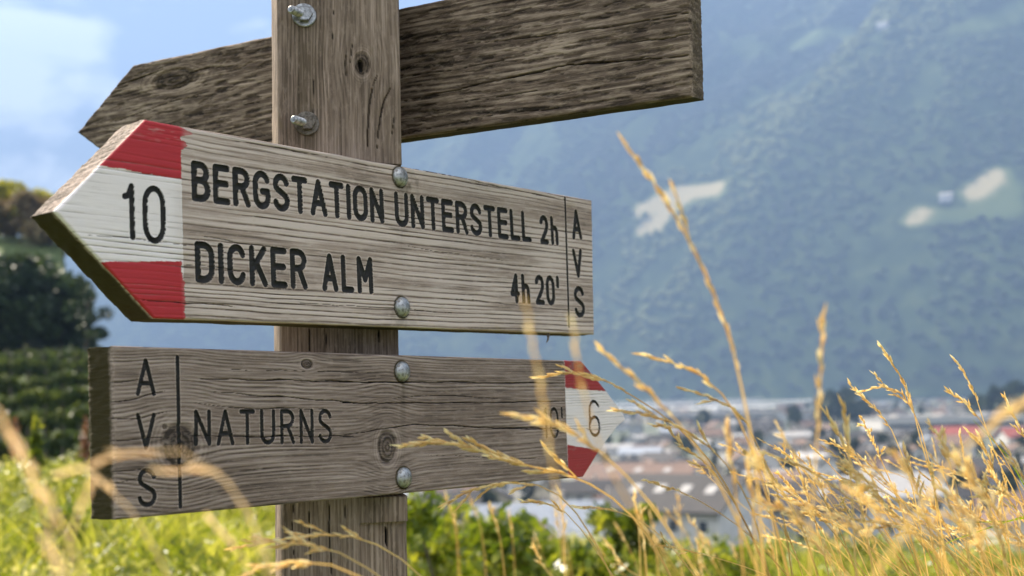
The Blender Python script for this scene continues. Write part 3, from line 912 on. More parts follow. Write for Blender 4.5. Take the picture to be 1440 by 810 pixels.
#PART2
# ------------------------------------------------------------------ terrain near the sign
VALLEY_Z = -20.0
def ground_z(x, y):
    x, y = np.asarray(x, float), np.asarray(y, float)
    r = np.hypot(x, y) + 1e-6
    az = np.degrees(np.arctan2(x, y))
    L = smooth(-1.0, -19.0, az)
    L = np.where(abs(az) > 100, 0.4, L)
    zr = np.interp(r, [0, 5, 7, 9.5, 14, 30, 60, 120, 150, 230], [-1.02, -1.00, -1.02, -1.25, -2.4, -7.0, -14, -20.5, -23, -26])
    zl = np.interp(r, [0, 3, 8.5, 11, 15, 22, 45, 66, 95, 130, 200], [-1.02, -0.93, -0.52, -0.75, -1.9, -1.6, 1.1, 2.6, 12.5, 17, 14])
    # the wooded knoll falls away to the right
    fall = np.where(r < 58, smooth(-10.0, -17.5, az), np.where(r < 64, smooth(-14.0, -18.5, az), smooth(-17.2, -19.6, az)))
    zl = np.where(r > 11, zl * fall + np.interp(r, [0, 11, 15, 60, 120, 230], [-1, -0.75, -2.2, -9, -20, -26]) * (1 - fall), zl)
    z = zr * (1 - L) + zl * L
    return z + (fbm(x * 0.5 + 40, y * 0.5 + 40, 61, 3) - 0.5) * np.clip(r / 12, 0, 1) * 0.22

def polar_sheet(name, radii, az, zf, mat, kind='structure', sm=True):
    RR, AA = np.meshgrid(radii, np.radians(az), indexing='ij')
    X, Y = RR * np.sin(AA), RR * np.cos(AA)
    Z = zf(X, Y)
    n, m = X.shape
    idx = np.arange(n * m).reshape(n, m)
    Q = np.stack([idx[:-1, :-1], idx[1:, :-1], idx[1:, 1:], idx[:-1, 1:]], -1).reshape(-1, 4)
    o = mesh_np(name, np.stack([X, Y, Z], -1).reshape(-1, 3), Q, mat, smooth_shade=sm)
    o['kind'] = kind
    return o

M_soil = plain_mat('meadow soil and thatch', (0.045, 0.070, 0.015), (0.105, 0.135, 0.028), (1.5, 1.5, 1.5), 0.95, 0.3, 0.7)
radii = np.concatenate([[0.02], np.geomspace(0.4, 235, 110)])
az = np.concatenate([np.arange(-180, -30, 6), np.arange(-30, 30, 0.7), np.arange(30, 180.1, 6)])
polar_sheet('hillside', radii, az, ground_z, M_soil)

def valley_z(x, y):
    r = np.hypot(x, y)
    return np.interp(r, [0, 300, 900, 2200, 3200, 9000], [VALLEY_Z, VALLEY_Z, -13.5, -2.5, 0.0, 0.0])
m, nt, p, out = new_mat('valley fields')
tc = nd(nt, 'ShaderNodeTexCoord')
mp = nd(nt, 'ShaderNodeMapping'); mp.inputs['Scale'].default_value = (0.011, 0.006, 0.0); mp.inputs['Rotation'].default_value = (0, 0, 0.5)
nt.links.new(tc.outputs['Object'], mp.inputs['Vector'])
vo = nd(nt, 'ShaderNodeTexVoronoi', Scale=1.0); nt.links.new(mp.outputs['Vector'], vo.inputs['Vector'])
sep = nd(nt, 'ShaderNodeSeparateColor'); nt.links.new(vo.outputs['Color'], sep.inputs['Color'])
c = ramp(nt, sep.outputs[0], [(0.0, (0.030, 0.055, 0.018)), (0.40, (0.06, 0.09, 0.03)), (0.62, (0.22, 0.20, 0.17)), (0.8, (0.10, 0.12, 0.05)), (1.0, (0.34, 0.31, 0.27))])
nt.links.new(mixc(nt, 0.5, c, ramp(nt, obj_noise(nt, (0.08, 0.08, 0.08), 1.0, 5, 0.6), [(0.35, (0.05, 0.06, 0.03)), (0.65, (0.26, 0.25, 0.22))])), p.inputs['Base Color'])
p.inputs['Roughness'].default_value = 0.9
M_valley = m
polar_sheet('valley_floor', np.concatenate([[1.0], np.geomspace(80, 4200, 70)]), np.arange(-180, 180.1, 3), valley_z, M_valley)

# ------------------------------------------------------------------ mountain across the valley
MF0, MDIR = np.array([600.0, 1560.0]), np.array([-0.75, 0.66]); MDIR /= np.linalg.norm(MDIR)
MNRM = np.array([MDIR[1], -MDIR[0]])
if MNRM @ np.array([0, 1.0]) < 0: MNRM = -MNRM
def mount_height(S, T):
    ridge = np.interp(S, [-2500, -600, 900, 2700, 3300, 4100, 6000], [1450, 1420, 1400, 1400, 1250, 900, 600])
    gul = (fbm(S * 0.0032 + T * 0.0006, T * 0.0009, 101, 4) - 0.5)
    rough = (fbm(S * 0.012, T * 0.010, 103, 4) - 0.5)
    t = np.clip(T, 0, None)
    prof = ridge * (1 - np.exp(-(t / 2100.0) * 1.75)) / (1 - math.exp(-1.75))
    prof = np.where(t > 2100, ridge + (t - 2100) * 0.02, prof)
    return prof + (gul * 460 + rough * 70) * smooth(60, 700, t) - 6 * (1 - smooth(0, 60, t))
sS, sT = np.arange(-1500, 4300, 15.0), np.concatenate([np.arange(0, 1500, 13.0), np.arange(1500, 2330, 30.0)])
SS, TT = np.meshgrid(sS, sT, indexing='ij')
MX = MF0[0] + SS * MDIR[0] + TT * MNRM[0]
MY = MF0[1] + SS * MDIR[1] + TT * MNRM[1]
MZ = mount_height(SS, TT) + 2.0
MP = np.stack([MX, MY, MZ], -1).reshape(-1, 3)
qx, qy = to_px(MP)
def in_poly(x, y, poly):
    ins = np.zeros(x.shape, bool)
    n = len(poly)
    for i in range(n):
        (x0, y0), (x1, y1) = poly[i], poly[(i + 1) % n]
        c = ((y0 > y) != (y1 > y)) & (x < (x1 - x0) * (y - y0) / (y1 - y0 + 1e-12) + x0)
        ins ^= c
    return ins
straw_fields = [[(1240, 326), (1292, 278), (1318, 288), (1270, 326)], [(1346, 272), (1385, 238), (1430, 220), (1428, 247), (1385, 270)],
                [(884, 334), (914, 302), (950, 294), (932, 326), (900, 338)], [(884, 296), (916, 270), (1022, 246), (1026, 272), (950, 290), (893, 308)]]
green_fields = [[(1266, 322), (1312, 290), (1345, 272), (1385, 270), (1440, 245), (1460, 300), (1350, 312)], [(1080, 78), (1112, 48), (1190, 28), (1212, 50), (1130, 74)],
                [(1290, 56), (1370, 14), (1460, -14), (1460, 40), (1390, 48)], [(1385, 492), (1460, 450), (1460, 500), (1395, 512)],
                [(1180, 548), (1310, 531), (1460, 526), (1460, 556), (1180, 560)], [(930, 295), (1022, 268), (1015, 280), (940, 305)]]
jx = qx + (fbm(MP[:, 0] * 0.02, MP[:, 2] * 0.02, 5, 3) - 0.5) * 16
jy = qy + (fbm(MP[:, 0] * 0.02 + 9, MP[:, 2] * 0.02, 6, 3) - 0.5) * 12
meadow = np.zeros(len(MP))
for poly in straw_fields: meadow = np.where(in_poly(jx, jy, poly), 1.0, meadow)
for poly in green_fields: meadow = np.where((meadow == 0) & in_poly(jx, jy, poly), 0.5, meadow)
_mg = meadow.reshape(SS.shape)
for _k in range(1):
    _pd = np.pad(_mg, 1, mode='edge')
    _mg = (_pd[:-2, 1:-1] + _pd[2:, 1:-1] + _pd[1:-1, :-2] + _pd[1:-1, 2:] + 2 * _pd[1:-1, 1:-1]) / 6
meadow = _mg.ravel()
m, nt, p, out = new_mat('forested mountain slope')
fo = obj_noise(nt, (0.03, 0.03, 0.03), 1.0, 6, 0.65)
c = ramp(nt, fo, [(0.32, (0.014, 0.026, 0.010)), (0.52, (0.034, 0.055, 0.018)), (0.72, (0.075, 0.098, 0.032))])
me_ = ramp(nt, attr(nt, 'meadow'), [(0.0, (0, 0, 0)), (0.3, (0, 0, 0)), (0.45, (0.075, 0.105, 0.036)), (0.58, (0.11, 0.135, 0.05)), (0.76, (0.40, 0.34, 0.20))])
c = mixc(nt, ramp(nt, attr(nt, 'meadow'), [(0.2, (0, 0, 0)), (0.4, (1, 1, 1))]), c, me_)
nt.links.new(c, p.inputs['Base Color'])
p.inputs['Roughness'].default_value = 1.0
p.inputs['Specular IOR Level'].default_value = 0.1
n_, m_ = SS.shape
idx = np.arange(n_ * m_).reshape(n_, m_)
Q = np.stack([idx[:-1, :-1], idx[:-1, 1:], idx[1:, 1:], idx[1:, :-1]], -1).reshape(-1, 4)
mo = mesh_np('mountain', MP, Q, m, attrs={'meadow': meadow}, smooth_shade=True)
mo['kind'] = 'structure'

# forest on the mountain: one mass
M_forest = leaf_mat('distant forest', (0.010, 0.020, 0.008), (0.036, 0.058, 0.018), (0.115, 0.135, 0.042), 0.0, use_tint=True, rough=0.9)
N = 120000
ts = rng.uniform(-900, 3600, N); tt = rng.uniform(0, 1, N) ** 0.8 * 2000
gx = MF0[0] + ts * MDIR[0] + tt * MNRM[0]; gy = MF0[1] + ts * MDIR[1] + tt * MNRM[1]
gz = mount_height(ts, tt) + 2
P = np.stack([gx, gy, gz], -1)
px_, py_ = to_px(P)
keep = (px_ > -60) & (px_ < 1520) & (py_ > -60) & (py_ < 600)
for poly in straw_fields + green_fields: keep &= ~in_poly(px_, py_, poly)
keep &= fbm(gx * 0.012, gy * 0.012, 141, 3) > 0.36
P = P[keep]; n = len(P)
sz = rng.uniform(4, 8.5, n) * (0.7 + 0.6 * fbm(P[:, 0] * 0.006, P[:, 1] * 0.006, 145, 2))
prof = np.array([[0.55, 0.0], [1.0, 0.35], [0.75, 0.8], [0.28, 1.2]])
K = 6
ang = np.arange(K) * 2 * math.pi / K
ringv = []
for rr, hh in prof:
    jit = rng.uniform(0.7, 1.3, (n, K))
    ringv.append(np.stack([P[:, 0:1] + sz[:, None] * rr * jit * np.cos(ang), P[:, 1:2] + sz[:, None] * rr * jit * np.sin(ang), np.repeat(P[:, 2:3] + (sz * hh)[:, None], K, 1) + rng.uniform(-.1, .1, (n, K)) * sz[:, None]], -1))
Vv = np.stack(ringv, 1).reshape(n, -1, 3)
q0 = []
for i in range(3):
    for k in range(K): q0.append((i * K + k, i * K + (k + 1) % K, (i + 1) * K + (k + 1) % K, (i + 1) * K + k))
t0 = [(3 * K, 3 * K + k, 3 * K + k + 1) for k in range(1, K - 1)]
offs = (np.arange(n) * 4 * K)[:, None, None]
tint = np.clip((fbm(ts[keep] * 0.0042 + tt[keep] * 0.0016, tt[keep] * 0.0011, 147, 4) - 0.5) * 3.6 + 0.42 + rng.uniform(-.15, .18, n), 0, 1)
fo_ = mesh_np('mountain_forest', Vv.reshape(-1, 3), (np.array(q0)[None] + offs).reshape(-1, 4), M_forest, attrs={'tint': np.repeat(tint, 4 * K)}, T=(np.array(t0)[None] + offs).reshape(-1, 3))
set_props(fo_, 'dense far-off forest covering the hazy mountain across the valley', 'forest', kind='stuff')

# ------------------------------------------------------------------ air
hz = MB()
hz.box(-4500, 4500, -4300, 6300, -32, 1850)
M_haze, nt, p, out = new_mat('valley haze')
nt.nodes.remove(p)
pv = nd(nt, 'ShaderNodeVolumePrincipled')
pv.inputs['Color'].default_value = HAZE_COLOR
pv.inputs['Density'].default_value = HAZE_DENSITY
pv.inputs['Anisotropy'].default_value = 0.12
nt.links.new(pv.outputs['Volume'], out.inputs['Volume'])
hzo = hz.build('haze', M_haze)
hzo['kind'] = 'stuff'

# ------------------------------------------------------------------ village in the valley
def flat(name, c, r=0.8, var=0.25):
    return plain_mat(name, tuple(v * (1 - var) for v in c), c, (0.6, 0.6, 0.6), r, 0.35, 0.65)
WALLS = {'white': flat('white render', (0.60, 0.58, 0.55)), 'cream': flat('cream render', (0.60, 0.52, 0.40)), 'grey': flat('grey render', (0.42, 0.41, 0.39))}
ROOFS = {'dark grey': flat('dark grey roof tiles', (0.048, 0.043, 0.041)), 'brown': flat('brown roof tiles', (0.17, 0.105, 0.075)),
         'red': flat('red roof tiles', (0.34, 0.085, 0.065)), 'pale': flat('pale sheet roof', (0.42, 0.40, 0.38), 0.9), 'blue grey': flat('blue grey sheet roof', (0.36, 0.38, 0.41), 0.4)}
M_pane, nt, p, out = new_mat('window glass')
p.inputs['Base Color'].default_value = (0.03, 0.04, 0.05, 1); p.inputs['Roughness'].default_value = 0.08
M_frame = flat('window frames', (0.66, 0.65, 0.62))
M_chim = flat('chimney plaster', (0.45, 0.40, 0.35))

def window(mb_parent, x, z, w, h, y, sgn):
    f = MB()
    y0, y1 = (y - 0.06, y + 0.02) if sgn < 0 else (y - 0.02, y + 0.06)
    f.box(x - w / 2 - .08, x - w / 2, y0, y1, z, z + h); f.box(x + w / 2, x + w / 2 + .08, y0, y1, z, z + h)
    f.box(x - w / 2 - .08, x + w / 2 + .08, y0, y1, z + h, z + h + .08); f.box(x - w / 2 - .08, x + w / 2 + .08, y0, y1, z - .08, z)
    fo = f.build('window', M_frame, mb_parent)
    g = MB(); g.box(x - w / 2, x + w / 2, y - 0.02, y + 0.02, z, z + h)
    g.build('pane', M_pane, fo)

def gable_house(L, W, H, R, wall, roof, windows=True, skylights=0, chimney=True, storeys=2):
    """ridge along x, gables at both ends; the eaves face -y and +y"""
    e = empty('house', (0, 0, 0))
    w = MB()
    w.box(-L / 2, L / 2, -W / 2, W / 2, -3.0, H)
    w.add([(-L / 2, -W / 2, H), (-L / 2, W / 2, H), (-L / 2, 0, H + R), (L / 2, -W / 2, H), (L / 2, W / 2, H), (L / 2, 0, H + R)], [(0, 2, 1), (3, 4, 5)])
    w.build('wall', WALLS[wall], e)
    r = MB()
    o, t = 0.7, 0.25
    dz = R * o / (W / 2)
    for s in (-1, 1):
        a = [(-L / 2 - o, s * (W / 2 + o), H - dz + .02), (L / 2 + o, s * (W / 2 + o), H - dz + .02), (L / 2 + o, 0, H + R + .02), (-L / 2 - o, 0, H + R + .02)]
        b = [(x, y, z + t) for x, y, z in a]
        fs = [(0, 1, 2, 3), (7, 6, 5, 4), (0, 4, 5, 1), (1, 5, 6, 2), (2, 6, 7, 3), (3, 7, 4, 0)]
        r.add(a + b, fs)
    ro = r.build('roof', ROOFS[roof], e)
    if chimney:
        c = MB(); c.box(L * .2, L * .2 + .8, W * .12, W * .12 + .8, H + R * .4, H + R + 1.1); c.box(L * .2 - .1, L * .2 + .9, W * .12 - .1, W * .12 + .9, H + R + 1.1, H + R + 1.3)
        c.build('chimney', M_chim, ro)
    for k in range(skylights):
        x = -L / 2 + (k + 0.8) * L / (skylights + 0.6); f0, f1 = 0.42, 0.66
        y0, y1 = -W / 2 * (1 - f0), -W / 2 * (1 - f1)
        z0, z1 = H + R * f0 + t + .10, H + R * f1 + t + .10
        g = MB(); g.add([(x - .7, y0, z0), (x + .7, y0, z0), (x + .7, y1, z1), (x - .7, y1, z1), (x - .7, y0, z0 - .1), (x + .7, y0, z0 - .1), (x + .7, y1, z1 - .1), (x - .7, y1, z1 - .1)],
                        [(0, 1, 2, 3), (0, 4, 5, 1), (1, 5, 6, 2), (2, 6, 7, 3), (3, 7, 4, 0)])
        g.build('skylight', ROOFS['pale'], ro)
    if windows:
        n = max(2, int(L / 3.6))
        for s in range(storeys):
            for k in range(n):
                window(e, -L / 2 + (k + .5) * L / n, 1.0 + s * 2.8, 1.2, 1.4, -W / 2, -1)
    return e

def flat_hall(L, W, H, wall, roof):
    e = empty('industrial_hall', (0, 0, 0))
    w = MB(); w.box(-L / 2, L / 2, -W / 2, W / 2, -3.0, H); w.build('wall', WALLS[wall], e)
    r = MB(); r.box(-L / 2 - .4, L / 2 + .4, -W / 2 - .4, W / 2 + .4, H + .01, H + .6)
    for k in range(3): r.box(-L * .35 + k * L * .3, -L * .35 + k * L * .3 + L * .12, -W * .2, W * .2, H + .6, H + 1.5)
    r.build('roof', ROOFS[roof], e)
    b = MB(); b.box(-L * .46, L * .46, -W / 2 - .05, -W / 2 + .05, H * .55, H * .75); b.build('window_strip', M_pane, e)
    d = MB(); d.box(-L * .12, L * .02, -W / 2 - .08, -W / 2 + .04, -1, H * .45); d.build('loading_door', M_frame, e)
    return e

def kids(o): return [c for c in bpy.data.objects if c.parent == o]
TREE = {}
def snapshot(o):
    TREE[o.name] = [(c, kids(c)) for c in kids(o)]
    return o
def copy_thing(o, base):
    r = o.copy(); COL.objects.link(r)
    for c, gs in TREE[base]:
        c2 = c.copy(); COL.objects.link(c2); c2.parent = r
        for g in gs:
            g2 = g.copy(); COL.objects.link(g2); g2.parent = c2
    return r

def place(o, px, py, d, rz, scale=1.0):
    """stand a building at the column px, d metres away, on the valley floor (or a slope at row py)"""
    x = (px - 720) / F_PX * d
    z = float(valley_z(x, d)) if py is None else (ray(px, py) * d)[2]
    o.location = (x, d, z); o.rotation_euler = (0, 0, rz); o.scale = (scale,) * 3

# single buildings the photograph shows large
h = gable_house(17, 14, 6.4, 3.8, 'white', 'dark grey', True, 4)
place(h, 955, None, 168, rad(-38))
set_props(h, 'large white house with a dark grey roof and skylights, nearest the meadow edge', 'house')
h = gable_house(15, 11, 5.0, 3.4, 'cream', 'blue grey', True, 0)
place(h, 745, None, 150, rad(12))
set_props(h, 'cream house with a shiny blue grey roof seen just under the lower board', 'house')
h = gable_house(13, 10, 4.8, 2.8, 'grey', 'brown', True, 0)
place(h, 672, None, 138, rad(40))
set_props(h, 'grey house with a brown roof half hidden behind the leafy bush', 'house')
h = gable_house(17, 12, 6.0, 2.6, 'white', 'pale', True, 0)
place(h, 1215, None, 185, rad(22))
set_props(h, 'white house with a pale sheet roof behind the golden grass tuft', 'house')
h = gable_house(14, 11, 5.5, 3.0, 'grey', 'dark grey', True, 2)
place(h, 1120, None, 176, rad(-18))
set_props(h, 'grey house with a dark roof and two skylights behind the golden grass tuft', 'house')
h = gable_house(13, 9, 5.0, 2.6, 'cream', 'red', True, 0)
place(h, 1335, None, 420, rad(-8))
set_props(h, 'house with a bright red roof, left of two such roofs at far right', 'house')
h = gable_house(12, 9, 4.6, 2.6, 'white', 'red', True, 0)
place(h, 1424, None, 410, rad(6))
set_props(h, 'house with a bright red roof, right of two such roofs at the edge', 'house')
h = gable_house(22, 15, 5.0, 2.6, 'white', 'brown', True, 3)
place(h, 900, None, 255, rad(-30))
set_props(h, 'long house with a brown roof and bright skylights beside the white sign tip', 'house')
h = flat_hall(62, 34, 8, 'grey', 'pale'); place(h, 1000, None, 700, rad(-4))
set_props(h, 'very long grey industrial hall with a pale flat roof across the valley', 'hall')
h = flat_hall(60, 26, 8, 'white', 'pale'); place(h, 1320, None, 520, rad(3))
set_props(h, 'white industrial hall standing behind the two red roofs', 'hall')
protos = []
specs = [('white', 'dark grey', 13, 10, 5.6, 3.0, 0), ('white', 'brown', 12, 10, 5.8, 3.2, 0), ('cream', 'brown', 14, 10, 5.4, 3.0, 0), ('cream', 'dark grey', 12, 9, 5.4, 2.8, 2),
         ('grey', 'dark grey', 16, 11, 6.0, 2.6, 0), ('white', 'pale', 18, 12, 5.0, 1.4, 0), ('grey', 'pale', 22, 14, 5.5, 1.6, 0), ('white', 'blue grey', 15, 11, 5.5, 2.0, 0)]
for wl_, rf, L, W, H, R, sk in specs:
    o = snapshot(gable_house(L, W, H, R, wl_, rf, True, sk))
    set_props(o, '%s walled house with a %s roof among the blurred roofs of the valley town' % (wl_, rf), 'house', '%s walled town houses with %s roofs' % (wl_, rf))
    protos.append((o, o.name))
taken = [(955, 168, 14), (745, 150, 12), (672, 138, 12), (1215, 185, 14), (1120, 176, 12), (1335, 420, 14), (1424, 410, 14), (900, 255, 15), (1000, 700, 45), (1320, 520, 40)]
spots = [(((px - 720) / F_PX) * d, d, rr) for px, d, rr in taken]
used = set()
n_h = 0
for k in range(6000):
    if n_h >= 300: break
    px = random.uniform(585, 1500); d = math.exp(random.uniform(math.log(160), math.log(1350)))
    x = (px - 720) / F_PX * d
    i = random.choices(range(8), [6, 6, 4, 5, 4, 2, 2, 2])[0]
    rr = max(specs[i][2], specs[i][3]) * 0.43
    if any((x - a) ** 2 + (d - b) ** 2 < (rr + c) ** 2 for a, b, c in spots): continue
    spots.append((x, d, rr)); n_h += 1
    o, base = protos[i]
    if i in used: o = copy_thing(o, base)
    used.add(i)
    place(o, px, None, d, random.choice([0.1, -0.35, 0.6, -0.8, 1.3, 1.7]) + random.uniform(-.2, .2), random.uniform(0.55, 0.80))

# orchard nets: pale sheets on posts on the far fields
M_net = flat('pale orchard net', (0.62, 0.62, 0.60), 0.8, 0.15)
M_pole = flat('grey net poles', (0.30, 0.29, 0.27))
for px, d, L, W, rz, lab in ((930, 1150, 190, 150, -.05, 'wide pale orchard net on the far valley floor, nearest of three'),
                             (1010, 1500, 260, 170, .04, 'wide pale orchard net on the far valley floor, middle one'), (905, 1850, 300, 190, 0, 'wide pale orchard net at the foot of the mountain')):
    e = empty('orchard_net', (0, 0, 0), lab, 'orchard net')
    r = MB()
    nx = int(W / 9)
    pts = []
    for i in range(nx + 1):
        y = -W / 2 + i * W / nx
        pts.append((y, 4.0 + (0.9 if i % 2 else 0.0)))
    vs, fs = [], []
    for x in (-L / 2, L / 2):
        for zz in (0, .05): vs += [(x, y, z + zz) for y, z in pts]
    n1 = len(pts)
    for i in range(nx):
        fs += [(i, i + 1, 2 * n1 + i + 1, 2 * n1 + i), (n1 + i, 3 * n1 + i, 3 * n1 + i + 1, n1 + i + 1)]
    r.add(vs, fs)
    r.build('net_sheet', M_net, e)
    pm = MB()
    for x in np.linspace(-L / 2 + 1, L / 2 - 1, 9):
        for i in range(0, nx + 1, 3): pm.box(x - .1, x + .1, pts[i][0] - .1, pts[i][0] + .1, -2, pts[i][1] - .02)
    pm.build('support_poles', M_pole, e)
    place(e, px, None, d, rz)

# ------------------------------------------------------------------ trees
M_bark = plain_mat('tree bark', (0.045, 0.034, 0.025), (0.11, 0.085, 0.06), (6, 6, 1.5), 0.9)
M_leafd = leaf_mat('dark tree leaves', (0.010, 0.022, 0.008), (0.022, 0.042, 0.012), (0.050, 0.075, 0.018), 0.25, use_tint=True)
M_leafy = leaf_mat('yellow green tree leaves', (0.16, 0.17, 0.022), (0.28, 0.28, 0.035), (0.42, 0.38, 0.07), 0.55, use_tint=True)
M_leafb = leaf_mat('dry brown shrub leaves', (0.08, 0.065, 0.035), (0.17, 0.12, 0.065), (0.24, 0.19, 0.10), 0.25, use_tint=True)

def leaf_cloud(centres, radii_, n, size, flatten=0.8, seed=0, shell=0.55):
    """many small leaf faces through the volume of the crown lumps"""
    g = np.random.default_rng(seed)
    C = np.array(centres); Rr = np.array(radii_)
    pick = g.choice(len(C), n, p=(Rr ** 2) / (Rr ** 2).sum())
    dr = g.normal(size=(n, 3)); dr /= np.linalg.norm(dr, axis=1)[:, None]
    rad_ = Rr[pick] * (shell + (1 - shell) * g.random(n)) * (0.8 + 0.4 * g.random(n))
    P = C[pick] + dr * rad_[:, None] * np.array([1, 1, flatten])
    a = g.normal(size=(n, 3)); a /= np.linalg.norm(a, axis=1)[:, None]
    b = np.cross(a, g.normal(size=(n, 3))); b /= np.linalg.norm(b, axis=1)[:, None]
    s = size * g.uniform(0.6, 1.4, n)[:, None]
    V = np.stack([P - a * s, P + b * s * 0.42, P + a * s, P - b * s * 0.42], 1).reshape(-1, 3)
    lump = g.random(len(C))[pick]
    tint = np.clip(0.25 + 0.5 * lump + g.uniform(-.25, .25, n), 0, 1)
    Q = np.arange(4 * n).reshape(n, 4)
    return V, Q, np.repeat(tint, 4)

def tree(name, loc, height, spread, n_leaf, leaf, mat, seed, trunk_h=0.3, lumps=14, label=None, cat='tree', group=None, flatten=0.8, cone=False):
    g = random.Random(seed)
    e = empty(name, loc, label, cat, group)
    t = MB()
    top = height * 0.72
    wob = [(g.uniform(-.04, .04) * height, g.uniform(-.04, .04) * height) for _ in range(5)]
    pts = [np.array([wob[i][0] * i / 4, wob[i][1] * i / 4, -0.5 + (top + .5) * i / 4]) for i in range(5)]
    r0 = height * 0.028
    t.tube(pts, [r0 * (1 - .19 * i) for i in range(5)], 7)
    cs, rs = [], []
    for k in range(lumps):
        f = (k + .5) / lumps
        z = height * (trunk_h + (1 - trunk_h) * (0.12 + .80 * f))
        env = (1.05 - f) if cone else math.sin(math.pi * (0.18 + 0.70 * f))
        a = k * 2.4 + g.uniform(-.5, .5)
        rr = spread * env * g.uniform(0.35, 0.85)
        c = np.array([rr * math.cos(a), rr * math.sin(a), z])
        cs.append(c); rs.append(spread * (0.30 if cone else 0.36) * g.uniform(.7, 1.25) * (0.5 + 0.5 * env))
        base = np.array([pts[2][0], pts[2][1], min(z * .8, top)])
        t.tube([base, base * .4 + c * .6 + np.array([0, 0, -.04 * height]), c], [r0 * .35, r0 * .22, r0 * .08], 5)
    t.build('trunk', M_bark, e)
    V, Q, ti = leaf_cloud(cs, rs, n_leaf, leaf, flatten, seed)
    mesh_np('crown', V, Q, mat, e, attrs={'tint': ti})
    return e

def gpt(px, r):
    """ground point r metres away along the photograph column px"""
    x = (px - 720) / F_PX * r
    return (x, r, float(ground_z(x, r)))

tree('broad_tree', gpt(28, 64), 4.6, 3.6, 15000, 0.22, M_leafd, 11, 0.10, 20, 'big dark broad tree on the left slope, darkest crown, behind the vine rows')
tree('broad_tree', gpt(-25, 62), 4.4, 3.0, 12000, 0.22, M_leafd, 12, 0.05, 16, 'dark leafy tree cut off by the left edge of the photo')
tree('broad_tree', gpt(84, 63), 4.3, 1.8, 8000, 0.2, M_leafd, 13, 0.08, 13, 'narrow dark tree below the tip of the middle board')
tree('slender_tree', gpt(134, 62), 5.4, 1.4, 1500, 0.15, M_leafy, 14, 0.20, 9, 'thin airy tree with gaps in its crown, right of the dark trees')
tree('slender_tree', gpt(118, 59), 4.2, 1.1, 700, 0.13, M_leafd, 15, 0.2, 8, 'small sparse dark tree in front of the airy one')
for i, (px, r, h_, s_, mt, lab) in enumerate([
        (12, 96, 4.2, 3.0, M_leafy, 'bright yellow green bush on the hilltop at the left edge'), (50, 99, 3.6, 3.0, M_leafy, 'bright yellow green bush on the hilltop, middle of three'),
        (88, 98, 3.0, 2.6, M_leafy, 'bright yellow green bush on the hilltop nearest the sign tip'), (25, 88, 3.0, 2.6, M_leafb, 'brown dry shrub under the hilltop bushes, left one'),
        (68, 87, 2.8, 2.4, M_leafb, 'brown dry shrub under the hilltop bushes, right one'), (-20, 92, 4.0, 3.0, M_leafy, 'yellow green bush half outside the left edge'),
        (110, 90, 2.6, 2.0, M_leafd, 'small dark shrub on the hill just behind the sign tip')]):
    tree('hillside_shrub', gpt(px, r), h_, s_, 5200, 0.20, mt, 40 + i, 0.0, 12, lab, 'shrub')

# vine rows on the terrace left of the sign
M_vine = leaf_mat('vine leaves', (0.026, 0.044, 0.011), (0.052, 0.080, 0.016), (0.10, 0.125, 0.024), 0.4, use_tint=True)
for i, (r, x0, x1, lab) in enumerate([(17.5, -40, 150, 'lowest vine row, just behind the grass crest at left'), (20.5, -40, 150, 'second vine row counted up from the grass crest at left'),
                                      (23.5, -40, 150, 'third vine row counted up from the grass crest at left'), (27, -40, 150, 'fourth vine row counted up from the grass crest at left'),
                                      (31, -40, 150, 'fifth vine row counted up from the grass crest at left'), (36, -40, 150, 'fourth vine row counted down from the dark trees at left'),
                                      (42, -40, 146, 'third vine row counted down from the dark trees at left'), (48, -40, 142, 'second vine row counted down from the dark trees at left'),
                                      (54, -40, 132, 'top vine row just under the dark trees')]):
    a, b = gpt(x0, r), gpt(x1, r * 1.08)
    e = empty('vine_row', a, lab, 'vine row')
    n_p = 9
    cs, rs = [], []
    st = MB()
    for k in range(40):
        f = k / 39
        x = (b[0] - a[0]) * f; y = (b[1] - a[1]) * f
        z = float(ground_z(a[0] + x, a[1] + y)) - a[2]
        cs.append((x, y, z + random.uniform(.22, .58))); rs.append(random.uniform(.18, .30))
        if k % 5 == 0: st.tube([(x, y, z - .3), (x + .02, y, z + .9)], [.035, .02], 5)
    st.build('vine_stems', M_bark, e)
    V, Q, ti = leaf_cloud(cs, rs, 5200, 0.085, 1.2, 60 + i, 0.3)
    mesh_np('foliage', V, Q, M_vine, e, attrs={'tint': ti})

# town trees
pt = [snapshot(tree('town_tree', (0, 0, 0), 10, 4.0, 900, 0.75, M_leafd, 71, 0.12, 12)), snapshot(tree('town_tree', (0, 0, 0), 13, 3.0, 900, 0.75, M_leafd, 72, 0.06, 12, cone=True))]
set_props(pt[0], 'round dark tree standing between the houses of the valley town', 'tree', 'round trees in the valley town')
set_props(pt[1], 'tall pointed dark tree standing between the houses of the valley town', 'tree', 'pointed trees in the valley town')
done = [False, False]
big = [(1165, 640, 2.0, 0), (1185, 650, 2.1, 0), (1150, 655, 1.6, 0), (1208, 660, 1.5, 0), (1395, 600, 2.0, 0), (1425, 620, 2.2, 0), (1450, 600, 2.0, 0), (1365, 640, 1.6, 0), (985, 640, 1.2, 0), (1110, 620, 1.3, 0)]
for k in range(300):
    if k < len(big): px, d, s_, i = big[k]
    else:
        px = random.uniform(590, 1480); d = math.exp(random.uniform(math.log(165), math.log(1200))); s_ = random.uniform(.40, .80); i = random.choice([0, 0, 1])
        x = (px - 720) / F_PX * d
        if any((x - a) ** 2 + (d - b) ** 2 < (c + 1.0) ** 2 for a, b, c in spots): continue
    o = pt[i]
    if done[i]: o = copy_thing(o, pt[i].name)
    done[i] = True
    place(o, px, None, d, random.uniform(0, 6), s_)

